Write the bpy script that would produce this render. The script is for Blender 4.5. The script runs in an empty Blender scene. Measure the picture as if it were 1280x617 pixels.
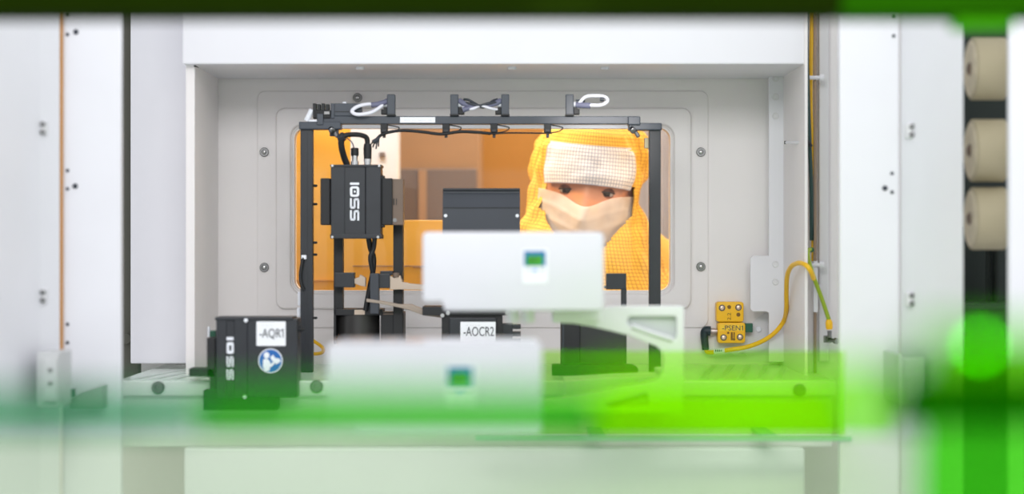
import bpy, bmesh, math, random
from mathutils import Vector, Matrix
random.seed(7)
sc = bpy.context.scene
COL = sc.collection
FPX, CX, CY, CZ = 2560.0, 640.0, 308.5, 1.40     # focal length in pixels, image centre, camera height

# ------------------------------------------------------------------ helpers
def W(px, py, Y):
    """A point of the place at depth Y that the photograph shows at (px, py)."""
    return Vector(((px - CX) * Y / FPX, Y, CZ + (CY - py) * Y / FPX))

def lin(c):
    return tuple(((v / 255) / 12.92 if v / 255 <= 0.04045 else ((v / 255 + 0.055) / 1.055) ** 2.4) for v in c)

MATS = {}
def mat(name, rgb, rough=0.5, metal=0.0, var=0.03, scale=18.0, coat=0.0, spec=0.5, bump=0.0):
    m = bpy.data.materials.new(name); m.use_nodes = True
    nt = m.node_tree; b = nt.nodes['Principled BSDF']
    c = lin(rgb)
    tc = nt.nodes.new('ShaderNodeTexCoord')
    no = nt.nodes.new('ShaderNodeTexNoise'); no.inputs['Scale'].default_value = scale; no.inputs['Detail'].default_value = 3
    nt.links.new(tc.outputs['Object'], no.inputs['Vector'])
    rp = nt.nodes.new('ShaderNodeValToRGB')
    rp.color_ramp.elements[0].position = 0.3; rp.color_ramp.elements[1].position = 0.7
    rp.color_ramp.elements[0].color = (*[v * (1 - var) for v in c], 1)
    rp.color_ramp.elements[1].color = (*[min(1, v * (1 + var)) for v in c], 1)
    nt.links.new(no.outputs['Fac'], rp.inputs['Fac'])
    nt.links.new(rp.outputs['Color'], b.inputs['Base Color'])
    b.inputs['Roughness'].default_value = rough; b.inputs['Metallic'].default_value = metal
    b.inputs['Coat Weight'].default_value = coat
    b.inputs['Specular IOR Level'].default_value = spec
    if bump:
        bp = nt.nodes.new('ShaderNodeBump'); bp.inputs['Strength'].default_value = bump; bp.inputs['Distance'].default_value = 0.002
        n2 = nt.nodes.new('ShaderNodeTexNoise'); n2.inputs['Scale'].default_value = 60
        nt.links.new(tc.outputs['Object'], n2.inputs['Vector'])
        nt.links.new(n2.outputs['Fac'], bp.inputs['Height']); nt.links.new(bp.outputs['Normal'], b.inputs['Normal'])
    MATS[name] = m
    return m

def acrylic(name, rgb, tint, opacity):
    """Cast acrylic: part of the light goes straight through tinted, part is scattered."""
    m = bpy.data.materials.new(name); m.use_nodes = True
    nt = m.node_tree; nt.nodes.clear()
    out = nt.nodes.new('ShaderNodeOutputMaterial')
    tr = nt.nodes.new('ShaderNodeBsdfTransparent'); tr.inputs['Color'].default_value = (*lin(tint), 1)
    di = nt.nodes.new('ShaderNodeBsdfDiffuse'); tl = nt.nodes.new('ShaderNodeBsdfTranslucent')
    no = nt.nodes.new('ShaderNodeTexNoise'); no.inputs['Scale'].default_value = 6
    tc = nt.nodes.new('ShaderNodeTexCoord'); nt.links.new(tc.outputs['Object'], no.inputs['Vector'])
    rp = nt.nodes.new('ShaderNodeValToRGB'); c = lin(rgb)
    rp.color_ramp.elements[0].position = 0.25; rp.color_ramp.elements[1].position = 0.75
    rp.color_ramp.elements[0].color = (*[v * 0.88 for v in c], 1); rp.color_ramp.elements[1].color = (*[min(1, v * 1.08) for v in c], 1)
    nt.links.new(no.outputs['Fac'], rp.inputs['Fac'])
    for s in (di, tl): nt.links.new(rp.outputs['Color'], s.inputs['Color'])
    a = nt.nodes.new('ShaderNodeMixShader'); a.inputs['Fac'].default_value = 0.5
    nt.links.new(di.outputs[0], a.inputs[1]); nt.links.new(tl.outputs[0], a.inputs[2])
    b = nt.nodes.new('ShaderNodeMixShader'); b.inputs['Fac'].default_value = opacity
    nt.links.new(tr.outputs[0], b.inputs[1]); nt.links.new(a.outputs[0], b.inputs[2])
    nt.links.new(b.outputs[0], out.inputs['Surface'])
    return m

def grid_cloth(name, rgb, line, pitch=0.0055, frac=0.22):
    """Cleanroom cloth woven with a fine conductive grid."""
    m = mat(name, rgb, 0.85, var=0.07, scale=25, spec=0.2)
    nt = m.node_tree; b = nt.nodes['Principled BSDF']
    tc = nt.nodes.new('ShaderNodeTexCoord'); sp = nt.nodes.new('ShaderNodeSeparateXYZ')
    nt.links.new(tc.outputs['UV'], sp.inputs[0])
    outs = []
    for ax in ('X', 'Y'):
        d = nt.nodes.new('ShaderNodeMath'); d.operation = 'DIVIDE'; d.inputs[1].default_value = pitch
        f = nt.nodes.new('ShaderNodeMath'); f.operation = 'FRACT'
        l = nt.nodes.new('ShaderNodeMath'); l.operation = 'LESS_THAN'; l.inputs[1].default_value = frac
        nt.links.new(sp.outputs[ax], d.inputs[0]); nt.links.new(d.outputs[0], f.inputs[0]); nt.links.new(f.outputs[0], l.inputs[0])
        outs.append(l)
    mx = nt.nodes.new('ShaderNodeMath'); mx.operation = 'MAXIMUM'
    nt.links.new(outs[0].outputs[0], mx.inputs[0]); nt.links.new(outs[1].outputs[0], mx.inputs[1])
    mc = nt.nodes.new('ShaderNodeMix'); mc.data_type = 'RGBA'
    old = b.inputs['Base Color'].links[0].from_socket
    nt.links.new(mx.outputs[0], mc.inputs['Factor'])
    nt.links.new(old, mc.inputs[6]); mc.inputs[7].default_value = (*lin(line), 1)
    nt.links.new(mc.outputs[2], b.inputs['Base Color'])
    return m

def emit(name, rgb, strength):
    m = bpy.data.materials.new(name); m.use_nodes = True
    b = m.node_tree.nodes['Principled BSDF']
    b.inputs['Base Color'].default_value = (*lin(rgb), 1)
    b.inputs['Emission Color'].default_value = (*lin(rgb), 1); b.inputs['Emission Strength'].default_value = strength
    return m

def tag(o, label=None, cat=None, group=None, kind=None):
    if label: o['label'] = label
    if cat: o['category'] = cat
    if group: o['group'] = group
    if kind: o['kind'] = kind
    return o

def thing(name, loc, label, cat, group=None, kind=None):
    o = bpy.data.objects.new(name, None); o.empty_display_size = 0.02
    o.location = loc; COL.objects.link(o)
    return tag(o, label, cat, group, kind)

def root_of(o):
    while o.parent: o = o.parent
    return o

def obj(name, bm, m, parent=None, smooth=False, angle=35):
    """Link a bmesh (in place coordinates) as one mesh object, below its thing when it has one."""
    bmesh.ops.recalc_face_normals(bm, faces=bm.faces)
    if parent is not None:
        off = root_of(parent).location if root_of(parent).type == 'EMPTY' or root_of(parent).get('moved') else Vector()
        bmesh.ops.translate(bm, verts=bm.verts, vec=-Vector(off))
    me = bpy.data.meshes.new(name); bm.to_mesh(me); bm.free()
    if smooth:
        me.polygons.foreach_set('use_smooth', [True] * len(me.polygons))
        me.set_sharp_from_angle(angle=math.radians(angle))
    for mm in (m if isinstance(m, (list, tuple)) else [m]): me.materials.append(mm)
    o = bpy.data.objects.new(name, me); COL.objects.link(o)
    if parent is not None: o.parent = parent
    return o

def copy_tree(o, parent=None):
    c = o.copy(); COL.objects.link(c)
    if parent is not None: c.parent = parent
    for ch in list(o.children): copy_tree(ch, c)
    return c

def box(bm, x0, x1, y0, y1, z0, z1, bev=0.0, seg=2):
    """Box between world bounds; bevelled edges."""
    t = bmesh.new()
    bmesh.ops.create_cube(t, size=1)
    for v in t.verts:
        v.co = Vector((x0 if v.co.x < 0 else x1, y0 if v.co.y < 0 else y1, z0 if v.co.z < 0 else z1))
    bev = min(bev, 0.45 * min(abs(x1 - x0), abs(y1 - y0), abs(z1 - z0)))
    if bev > 0: bmesh.ops.bevel(t, geom=list(t.edges), offset=bev, segments=seg, affect='EDGES', profile=0.6)
    add(bm, t)

def add(bm, t):
    me = bpy.data.meshes.new('tmp'); t.to_mesh(me); t.free(); bm.from_mesh(me); bpy.data.meshes.remove(me)

def pb(bm, px0, px1, py0, py1, Y0, Y1, bev=0.001, seg=2):
    """Box whose front face at depth Y0 covers the given pixels, reaching back to Y1."""
    a, b = W(px0, py1, Y0), W(px1, py0, Y0)
    box(bm, a.x, b.x, Y0, Y1, a.z, b.z, bev, seg)

def pbox(name, px0, px1, py0, py1, Y0, Y1, m, parent=None, bev=0.001, seg=2):
    bm = bmesh.new(); pb(bm, px0, px1, py0, py1, Y0, Y1, bev, seg)
    return obj(name, bm, m, parent)

def rrect(x0, x1, z0, z1, r, n=6):
    pts = []
    for cx, cz, a0 in ((x1 - r, z1 - r, 0), (x0 + r, z1 - r, 90), (x0 + r, z0 + r, 180), (x1 - r, z0 + r, 270)):
        for i in range(n + 1):
            a = math.radians(a0 + 90 * i / n); pts.append((cx + r * math.cos(a), cz + r * math.sin(a)))
    return pts

def prect(px0, px1, py0, py1, Y, r):
    a, b = W(px0, py1, Y), W(px1, py0, Y)
    return rrect(a.x, b.x, a.z, b.z, r)

def prism(bm, outer, holes, Y0, Y1, bev=0.0):
    """Solid plate in the XZ plane with holes, between depths Y0 and Y1."""
    t = bmesh.new()
    loops = []
    for lp in [outer] + list(holes):
        vs = [t.verts.new((x, Y0, z)) for x, z in lp]
        for i in range(len(vs)): t.edges.new((vs[i], vs[(i + 1) % len(vs)]))
        loops.append(vs)
    bmesh.ops.triangle_fill(t, edges=list(t.edges), use_beauty=True, use_dissolve=False)
    front = list(t.faces)
    back = {}
    for vs in loops:
        for v in vs: back[v] = t.verts.new((v.co.x, Y1, v.co.z))
    for f in front: t.faces.new([back[v] for v in reversed(f.verts)])
    for vs in loops:
        for i in range(len(vs)):
            a, b = vs[i], vs[(i + 1) % len(vs)]
            t.faces.new((a, b, back[b], back[a]))
    bmesh.ops.recalc_face_normals(t, faces=t.faces)
    if bev > 0:
        es = [e for e in t.edges if e.is_manifold and abs(e.verts[0].co.y - Y0) < 1e-6 and abs(e.verts[1].co.y - Y0) < 1e-6
              and e.calc_face_angle(0) > 0.5]
        bmesh.ops.bevel(t, geom=es, offset=bev, segments=3, affect='EDGES', profile=0.6)
    add(bm, t)

def poly_px(pts, Y): return [((x - CX) * Y / FPX, CZ + (CY - y) * Y / FPX) for x, y in pts]

def lathe(bm, prof, axis_o, axis_d, n=24):
    """Turn a profile of (along, radius) about an axis."""
    d = Vector(axis_d).normalized(); o = Vector(axis_o)
    u = d.orthogonal().normalized(); w = d.cross(u)
    rings = []
    for s, r in prof:
        if r < 1e-6: rings.append([bm.verts.new(o + d * s)])
        else: rings.append([bm.verts.new(o + d * s + (u * math.cos(k * 2 * math.pi / n) + w * math.sin(k * 2 * math.pi / n)) * r) for k in range(n)])
    for a, b in zip(rings, rings[1:]):
        for k in range(n):
            k2 = (k + 1) % n
            if len(a) == 1 and len(b) == 1: continue
            if len(a) == 1: bm.faces.new((a[0], b[k], b[k2]))
            elif len(b) == 1: bm.faces.new((a[k], a[k2], b[0]))
            else: bm.faces.new((a[k], a[k2], b[k2], b[k]))
    for rg, rev in ((rings[0], True), (rings[-1], False)):
        if len(rg) > 1: bm.faces.new(list(reversed(rg)) if rev else rg)

def spline(pts, n=8):
    P = [Vector(p) for p in pts]; out = []
    Q = [2 * P[0] - P[1]] + P + [2 * P[-1] - P[-2]]
    for i in range(1, len(Q) - 2):
        a, b, c, d = Q[i - 1], Q[i], Q[i + 1], Q[i + 2]
        for k in range(n):
            t = k / n
            out.append(0.5 * (2 * b + (c - a) * t + (2 * a - 5 * b + 4 * c - d) * t * t + (3 * b - a - 3 * c + d) * t ** 3))
    out.append(P[-1]); return out

def tube(bm, pts, r, n=10, sub=8, closed_ends=True):
    S = spline(pts, sub) if len(pts) > 2 else [Vector(p) for p in pts]
    rr = r if callable(r) else (lambda t: r)
    T = []
    for i in range(len(S)):
        T.append((S[min(i + 1, len(S) - 1)] - S[max(i - 1, 0)]).normalized())
    u = T[0].orthogonal().normalized(); rings = []
    for i, p in enumerate(S):
        u = (u - T[i] * u.dot(T[i])).normalized(); w = T[i].cross(u)
        q = rr(i / (len(S) - 1))
        rings.append([bm.verts.new(p + (u * math.cos(k * 2 * math.pi / n) + w * math.sin(k * 2 * math.pi / n)) * q) for k in range(n)])
    for a, b in zip(rings, rings[1:]):
        for k in range(n): bm.faces.new((a[k], a[(k + 1) % n], b[(k + 1) % n], b[k]))
    bm.faces.new(list(reversed(rings[0]))); bm.faces.new(rings[-1])

def ptube(name, pts, r, m, parent=None, n=10):
    """pts: (px, py, Y)."""
    bm = bmesh.new(); tube(bm, [W(*p) for p in pts], r, n)
    return obj(name, bm, m, parent, True, 60)

def text_bm(s, size, origin, rot=0.0, Y=0, extr=0.0003, sx=1.0, bold=0.0):
    """Lettering facing the camera; origin = lower left corner (x, z), turned by rot degrees."""
    cu = bpy.data.curves.new('t', 'FONT'); cu.body = s; cu.size = size; cu.extrude = extr; cu.offset = bold; cu.resolution_u = 4
    to = bpy.data.objects.new('t', cu); COL.objects.link(to)
    dg = bpy.context.evaluated_depsgraph_get()
    me = bpy.data.meshes.new_from_object(to.evaluated_get(dg))
    bm = bmesh.new(); bm.from_mesh(me)
    bpy.data.objects.remove(to); bpy.data.curves.remove(cu); bpy.data.meshes.remove(me)
    a = math.radians(rot)
    for v in bm.verts:
        x, z = v.co.x * sx, v.co.y
        v.co = Vector((origin[0] + x * math.cos(a) - z * math.sin(a), Y - v.co.z, origin[1] + x * math.sin(a) + z * math.cos(a)))
    return bm

def ptext(name, s, px0, px1, py_base, height_px, Y, m, parent, rot=0, bold=0.0):
    """Text fitted so that it starts at px0, ends at px1 and its capitals are height_px tall."""
    k = Y / FPX
    bm = text_bm(s, 1.0, (0, 0), 0, 0, 0, 1, 0)
    w = max(v.co.x for v in bm.verts) - min(v.co.x for v in bm.verts); bm.free()
    size = height_px * k / 0.70
    sx = abs(px1 - px0) * k / (w * size)
    o = W(px0, py_base, Y)
    bm = text_bm(s, size, (o.x, o.z), rot, Y, 0.0002, sx, bold * size)
    if s.endswith('1') and not rot:                      # the figure one gets its flag
        xm = max(v.co.x for v in bm.verts); zt = max(v.co.z for v in bm.verts if v.co.x > xm - .12 * size * sx)
        st = .07 * size
        prism(bm, [(xm - st * .6, zt), (xm - st * .6, zt - st * 1.2), (xm - .24 * size, zt - .20 * size), (xm - .24 * size, zt - .10 * size)], [], Y - .0002, Y + .0002)
    return obj(name, bm, m, parent)

# ------------------------------------------------------------------ materials
WHITE = mat('white powder coat', (224, 224, 229), 0.38, var=0.015, scale=9)
WHITE2 = mat('light grey powder coat', (220, 220, 222), 0.42, var=0.015, scale=9)
WALLM = mat('warm white sheet steel', (235, 231, 230), 0.42, var=0.02, scale=6)
SHADEG = mat('olive grey gap shade', (88, 88, 78), 0.7)  # tone of the shaded gap beside the left door
DECK = mat('white coated deck', (228, 230, 228), 0.22, var=0.02)
SLOT = mat('pale grey slot lining', (196, 199, 198), 0.35)
BLACK = mat('black anodised aluminium', (33, 37, 43), 0.42, var=0.12, scale=40)
BLACK2 = mat('soft black plastic', (20, 22, 25), 0.55, var=0.1)
GREYB = mat('graphite metal', (52, 57, 65), 0.38, var=0.06)
RAILG = mat('dark blue grey profile', (58, 65, 75), 0.4, var=0.05)
BROWNG = mat('bronze grey metal plate', (112, 94, 80), 0.45, var=0.08)
STEEL = mat('bright steel', (200, 200, 200), 0.25, 1.0)
DSTEEL = mat('worn steel', (130, 130, 130), 0.35, 1.0)
SHELL = mat('glossy white plastic', (219, 219, 226), 0.25, var=0.01, coat=0.3)
ARMW = mat('white cast aluminium', (226, 227, 230), 0.4, var=0.02)
ARMP = mat('pale grey pocket', (205, 210, 210), 0.5, var=0.02)
BEIGE = mat('beige rubber roller', (178, 168, 138), 0.6, var=0.05)
BEIGE2 = mat('pale beige roller face', (226, 216, 186), 0.6, var=0.12, scale=60)
FINGER = mat('beige ceramic', (196, 178, 160), 0.5, var=0.05)
LABEL = mat('white label film', (240, 242, 246), 0.4, var=0.01)
INK = mat('dark label ink', (70, 74, 80), 0.6)
FAINT = mat('faint grey label ink', (190, 192, 198), 0.6)
WHITEINK = mat('white print', (235, 238, 245), 0.5, var=0.01)
GREYINK = mat('grey print', (175, 182, 180), 0.5, var=0.01)
BLUE = mat('safety blue film', (22, 96, 172), 0.4, var=0.03)
YEL = mat('yellow plastic', (246, 190, 12), 0.35, var=0.02)
YELC = mat('yellow cable jacket', (240, 188, 20), 0.4, var=0.03)
YG = mat('green and yellow wire', (150, 175, 40), 0.45, var=0.05)
GRN = mat('dark green plastic', (10, 88, 62), 0.4)
TEALB = mat('dark teal black rubber', (22, 44, 48), 0.5)
WCAB = mat('white cable jacket', (236, 236, 246), 0.45, var=0.02)
LILAC = mat('lilac grey connector', (110, 112, 136), 0.5, var=0.08)
ORANGE = mat('amber acrylic sheet', (246, 182, 72), 0.35, var=0.03, scale=4)
ORANGE2 = mat('ochre painted panel', (208, 148, 70), 0.6, var=0.04, scale=4)
BROWN = mat('brown cabinet panel', (176, 136, 100), 0.6, var=0.06, scale=5)
GREYBR = mat('grey brown cabinet door', (120, 104, 98), 0.5, var=0.06, scale=5)
ROOMW = mat('cleanroom wall white', (225, 222, 225), 0.5, var=0.02)
FLOORM = mat('light grey cleanroom floor', (190, 192, 194), 0.35, var=0.03, scale=2)
DKGREEN = mat('backlit dark green', (19, 33, 0), 0.95, var=0.05, spec=0.03)  # the beam's backlit darkness is put into this colour
MIDGREEN = mat('leaf green enamel', (28, 78, 0), 0.95, var=0.05, spec=0.03)
HOLE = mat('dark screw recess', (45, 50, 62), 0.6)
HINGEC = mat('amber brown edge strip', (196, 140, 78), 0.5)
SKIN = mat('skin', (200, 140, 112), 0.5, var=0.06, scale=30, spec=0.35)
LIDM = mat('eyelid skin', (158, 104, 84), 0.5, var=0.06, scale=30)
HAIRM = mat('dark brown hair', (48, 32, 26), 0.7)
SCLERA = mat('eye white', (176, 164, 158), 0.25, var=0.01)
IRIS = mat('dark brown iris', (46, 32, 26), 0.2)
MASKM = mat('white mask cloth', (250, 240, 234), 0.85, var=0.03, scale=60, bump=0.15, spec=0.2)
GLOVE = mat('white glove', (236, 234, 230), 0.6)
HOODM = grid_cloth('yellowish cleanroom cloth', (246, 200, 92), (200, 150, 78))
BANDM = grid_cloth('white cleanroom cloth', (236, 232, 238), (172, 172, 192))
SCREENB = emit('lit blue screen', (8, 92, 140), 0.45)
SCREENG = emit('lit green screen figures', (50, 140, 15), 0.35)
LEDM = emit('lit green lamp', (120, 255, 30), 17.0)

def glass():
    m = bpy.data.materials.new('clear window glazing'); m.use_nodes = True
    nt = m.node_tree; nt.nodes.clear()
    out = nt.nodes.new('ShaderNodeOutputMaterial')
    tr = nt.nodes.new('ShaderNodeBsdfTransparent'); tr.inputs['Color'].default_value = (0.985, 0.97, 0.93, 1)
    gl = nt.nodes.new('ShaderNodeBsdfGlossy'); gl.inputs['Roughness'].default_value = 0.03
    fr = nt.nodes.new('ShaderNodeFresnel'); fr.inputs['IOR'].default_value = 1.3
    mx = nt.nodes.new('ShaderNodeMixShader')
    nt.links.new(fr.outputs[0], mx.inputs['Fac']); nt.links.new(tr.outputs[0], mx.inputs[1]); nt.links.new(gl.outputs[0], mx.inputs[2])
    nt.links.new(mx.outputs[0], out.inputs['Surface'])
    return m
GLASS = glass()

# ------------------------------------------------------------------ the setting
YB = 3.10
bm = bmesh.new(); box(bm, -2.2, 2.2, -1.2, 6.1, -0.05, 0.0); tag(obj('floor', bm, FLOORM), kind='structure')

# back wall of the machine with the window opening
a, b = W(368, 363, YB), W(838, 160, YB)
hole = rrect(a.x, b.x, a.z, b.z, 0.016)
bm = bmesh.new()
prism(bm, [(-1.6, 0), (1.6, 0), (1.6, 2.5), (-1.6, 2.5)], [hole], YB, YB + 0.03)
tag(obj('wall_back', bm, WALLM), kind='structure')
win = thing('window_1', W(603, 363, YB), 'rounded viewing window in a bolted white panel at the back of the machine', 'window', kind='structure')
bm = bmesh.new()
prism(bm, prect(322, 885, 114, 409, YB, 0.012), [prect(366, 840, 158, 365, YB, 0.017)], YB - 0.003, YB, 0.0012)
obj('window_panel', bm, WALLM, win, True)
bm = bmesh.new()
prism(bm, prect(345, 864, 135, 386, YB, 0.014), [prect(364.5, 841.5, 156.5, 366.5, YB, 0.018)], YB - 0.0095, YB - 0.003, 0.005)
obj('window_frame', bm, WALLM, win, True)
bm = bmesh.new(); prism(bm, prect(367, 839, 159, 364, YB, 0.0165), [], YB + 0.012, YB + 0.016)
obj('window_pane', bm, GLASS, win)
bm = bmesh.new(); pb(bm, 388, 820, 156, 160.5, YB - 0.016, YB - 0.010, 0.0008)
obj('window_trim', bm, WHITE, win)
for px, py in ((330.5, 190), (330.5, 334), (876, 190), (876, 333), (447, 122)):
    o = W(px, py, YB - 0.003)
    bm = bmesh.new(); lathe(bm, [(0, .0070), (.0022, .0070), (.0030, .0062), (.0030, .0040), (.0016, .0036), (.0016, 0)], o, (0, -1, 0), 20)
    p = obj('bolt', bm, DSTEEL, win, True)
    bm = bmesh.new(); lathe(bm, [(.0016, .0030), (.0046, .0026), (.0052, .0014), (.0052, 0)], o, (0, -1, 0), 12)
    obj('bolt_head', bm, STEEL, p, True)

# header box over the recess, recess ceiling, lower front panel
def structure(name, bm, m, smooth=False): return tag(obj(name, bm, m, None, smooth), kind='structure')
YH = 2.85
bm = bmesh.new()
a, b = W(228, 80, YH), W(1006.5, 0, YH)
box(bm, a.x, b.x, YH, YB - 0.001, a.z, 2.3, 0.002)
for px in (450, 640, 756):
    c = W(px, 82, YH + 0.05); lathe(bm, [(0, .006), (.003, .006), (.004, .004), (.004, 0)], (c.x, YH + .05, a.z), (0, 0, -1), 14)
structure('trim_1', bm, WHITE)
bm = bmesh.new()
a, b = W(230, 560, 2.69), W(1006, 700, 2.69)
box(bm, a.x, b.x, 2.69, 2.72, 0.0, a.z, 0.003)
structure('trim_2', bm, WHITE)
# jamb on the left of the recess
bm = bmesh.new()
a, b = W(232, 455, 2.87), W(243.5, 80, 2.87)
box(bm, a.x, b.x, 2.87, YB - 0.001, 1.20, 2.3, 0.002)
structure('trim_3', bm, WALLM)
# left panel beside the recess
bm = bmesh.new()
a, b = W(163, 454, 2.98), W(236, 0, 2.98)
box(bm, a.x, b.x, 2.98, 3.0, a.z, 2.3, 0.002)
structure('wall_left', bm, WHITE)
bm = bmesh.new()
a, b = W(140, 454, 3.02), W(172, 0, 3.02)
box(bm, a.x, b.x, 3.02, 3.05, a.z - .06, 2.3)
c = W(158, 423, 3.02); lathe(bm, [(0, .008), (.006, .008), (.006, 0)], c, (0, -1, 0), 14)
structure('trim_gap_shade', bm, SHADEG)  # shade of the gap painted as an olive grey strip

def panel(name, pts, Y, z0, z1, m, label, cat, thick=0.018):
    bm = bmesh.new(); bmx = [W(p, 0, Y).x for p in pts]
    box(bm, bmx[0], bmx[1], Y, Y + thick, z0, z1, 0.003)
    o = thing(name, (0.5 * (bmx[0] + bmx[1]), Y, z0), label, cat)
    obj('panel', bm, m, o)
    return o
def screw(root, px, py, Y, r=0.0022, m=HOLE, name='screw'):
    bm = bmesh.new(); lathe(bm, [(0, r), (.0012, r), (.0018, r * .7), (.0018, 0)], W(px, py, Y), (0, -1, 0), 12)
    return obj(name, bm, m, root, True)
# near left door with holes
YD = 2.60
ld = panel('cabinet_door', (78, 151), YD, 0.02, 2.3, WHITE, 'white flat door panel with small screw holes, beside the dark vertical gap', 'cabinet door')
for px, py in ((84.5, 20), (84.5, 43), (84.5, 213), (84.5, 236), (84.5, 405), (84.5, 428)): screw(ld, px, py, YD)
for px, py in ((95, 40), (94, 232.5)): screw(ld, px, py, YD, .0034)
bm = bmesh.new(); a = W(74.5, 490, YD - .004); b = W(78, 0, YD - .004)
box(bm, a.x, b.x, YD - .004, YD + .014, a.z, 2.3, .0008); obj('edge_strip', bm, HINGEC, ld)
# near left post: bright front strip and angled face
def corner_post(side, name, label):
    Y0, Yn = 2.50, 2.36
    if side < 0: xs = [(74, 2.56), (50, 2.52), (-30, 2.36), (-30, 2.62), (74, 2.62)]
    else: xs = [(1126, 2.60), (1143, 2.56), (1204, 2.44), (1204, 2.462), (1147, 2.60), (1126, 2.625)]
    t = thing(name, (W(xs[1][0], 0, xs[1][1]).x, xs[1][1], 0), label, 'post')
    bm = bmesh.new(); lo, hi = [], []
    for px, Y in xs:
        x = W(px, 0, Y).x; lo.append(bm.verts.new((x, Y, 0))); hi.append(bm.verts.new((x, Y, 2.3)))
    n = len(xs)
    for i in range(n): bm.faces.new((lo[i], lo[(i + 1) % n], hi[(i + 1) % n], hi[i]))
    bm.faces.new(lo); bm.faces.new(list(reversed(hi)))
    obj('post_body', bm, WHITE if side < 0 else WHITE, t)
    px = 53 if side < 0 else 1138.5
    for py in (160, 370) if side < 0 else (163, 374):
        bm = bmesh.new(); Y = 2.528 if side < 0 else 2.570
        pb(bm, px - 4, px + 4, py - 9, py + 9, Y - .006, Y + .02, .0015)
        l = obj('latch', bm, WHITE2, t)
        for d in (-5, 5):
            bm = bmesh.new(); lathe(bm, [(0, .0032), (.003, .0032), (.004, .002), (.004, 0)], W(px + 1, py + d, Y - .006), (0, -1, 0), 12)
            obj('latch_screw', bm, DSTEEL, l, True)
    return t
lp = corner_post(-1, 'corner_post', 'white corner post with angled face and two latches, at the left edge of the photo')
rp = corner_post(1, 'corner_post', 'white corner post with angled face and two latches, beside the beige rollers')
# near right panel
YR = 2.60
rd = panel('cabinet_door', (1049.5, 1124.5), YR, 0.02, 2.3, WHITE, 'white flat door panel with small screw holes, right of the yellow cable', 'cabinet door')
for px, py in ((1117, 22), (1117, 45), (1115, 216.5), (1115, 240), (1115, 450), (1115, 466)): screw(rd, px, py, YR)
screw(rd, 1106, 235, YR, .0034)
# wall on the right of the recess: back side wall and the grey return beside the cables
bm = bmesh.new()
a = W(1012, 0, 2.86).x
vs = [(W(975, 0, YB).x, YB - .001), (W(1006, 0, 2.84).x, 2.84), (W(1006, 0, 2.84).x + .004, 2.84), (W(975, 0, YB).x + .006, YB - .001)]
lo = [bm.verts.new((x, y, 1.2)) for x, y in vs]; hi = [bm.verts.new((x, y, 2.3)) for x, y in vs]
for i in range(4): bm.faces.new((lo[i], lo[(i + 1) % 4], hi[(i + 1) % 4], hi[i]))
bm.faces.new(lo); bm.faces.new(list(reversed(hi)))
structure('wall_right', bm, WALLM)
bm = bmesh.new(); a = W(1006, 470, 2.92); b = W(1062, 0, 2.92)
box(bm, a.x, b.x, 2.92, 2.94, 1.2, 2.3, .001); structure('trim_5', bm, WALLM)
# dark niche that holds the rollers, and the white panel at the right edge
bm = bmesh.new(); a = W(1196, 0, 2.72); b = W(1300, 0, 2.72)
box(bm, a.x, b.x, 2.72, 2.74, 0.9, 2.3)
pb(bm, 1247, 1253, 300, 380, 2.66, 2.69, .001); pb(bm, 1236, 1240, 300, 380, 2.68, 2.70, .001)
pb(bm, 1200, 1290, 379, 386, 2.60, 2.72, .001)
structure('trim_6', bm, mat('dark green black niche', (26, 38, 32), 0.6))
bm = bmesh.new(); a = W(1262, 0, 2.40); b = W(1400, 0, 2.40)
box(bm, a.x, b.x, 2.40, 2.415, 0.0, 2.3, .003); structure('trim_7', bm, WHITE)

# deck
dk = thing('machine_deck', (0, 2.9, 1.15), 'white slotted machine deck with round screws along its front edge, below the window', 'deck', kind='structure')
dz = CZ - 166.5 * 2.73 / FPX
bm = bmesh.new(); a = W(146, 0, 2.73).x; b = W(1046, 0, 2.73).x
box(bm, a, b, 2.73, YB - .001, dz - .02, dz, .002)
obj('deck_plate', bm, DECK, dk)
bm = bmesh.new(); box(bm, a + .004, b - .004, 2.742, 2.76, dz - .09, dz - .019, .002)
obj('deck_apron', bm, DECK, dk)
bm = bmesh.new(); z_ = W(0, 545, 2.6).z; box(bm, W(594, 0, 2.6).x, W(1064, 0, 2.6).x, 2.596, 2.612, z_ - .006, z_ - .0005, .001); box(bm, .10, .12, 2.605, 2.75, z_ - .006, z_ - .001, .001); box(bm, .32, .34, 2.605, 2.75, z_ - .006, z_ - .001, .001); obj('sheet_ledge', bm, mat('pale teal plastic', (160, 205, 180), .5), dk)
bm = bmesh.new()
for x0, x1 in ((a + .015, -.30), (.25, b - .02)):
    x = x0
    while x < x1 - .05:
        t = bmesh.new()
        q = [(x, 2.755), (x + .008, 2.755), (x + .058, 3.075), (x + .050, 3.075)]
        lo = [t.verts.new((u, v, dz - .001)) for u, v in q]; hi = [t.verts.new((u, v, dz + .0006)) for u, v in q]
        for i in range(4): t.faces.new((lo[i], lo[(i + 1) % 4], hi[(i + 1) % 4], hi[i]))
        t.faces.new(lo); t.faces.new(list(reversed(hi))); add(bm, t)
        x += .026
o = obj('deck_slots', bm, SLOT, dk)
for px, py in ((198, 483.5), (396, 482), (999, 487)):
    bm = bmesh.new(); lathe(bm, [(-.001, .0085), (.004, .0085), (.0055, .007), (.0055, .004), (.003, .0035), (.003, 0)], W(px, py, 2.73), (0, -1, 0), 20)
    obj('round_screw', bm, DSTEEL, dk, True)

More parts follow.
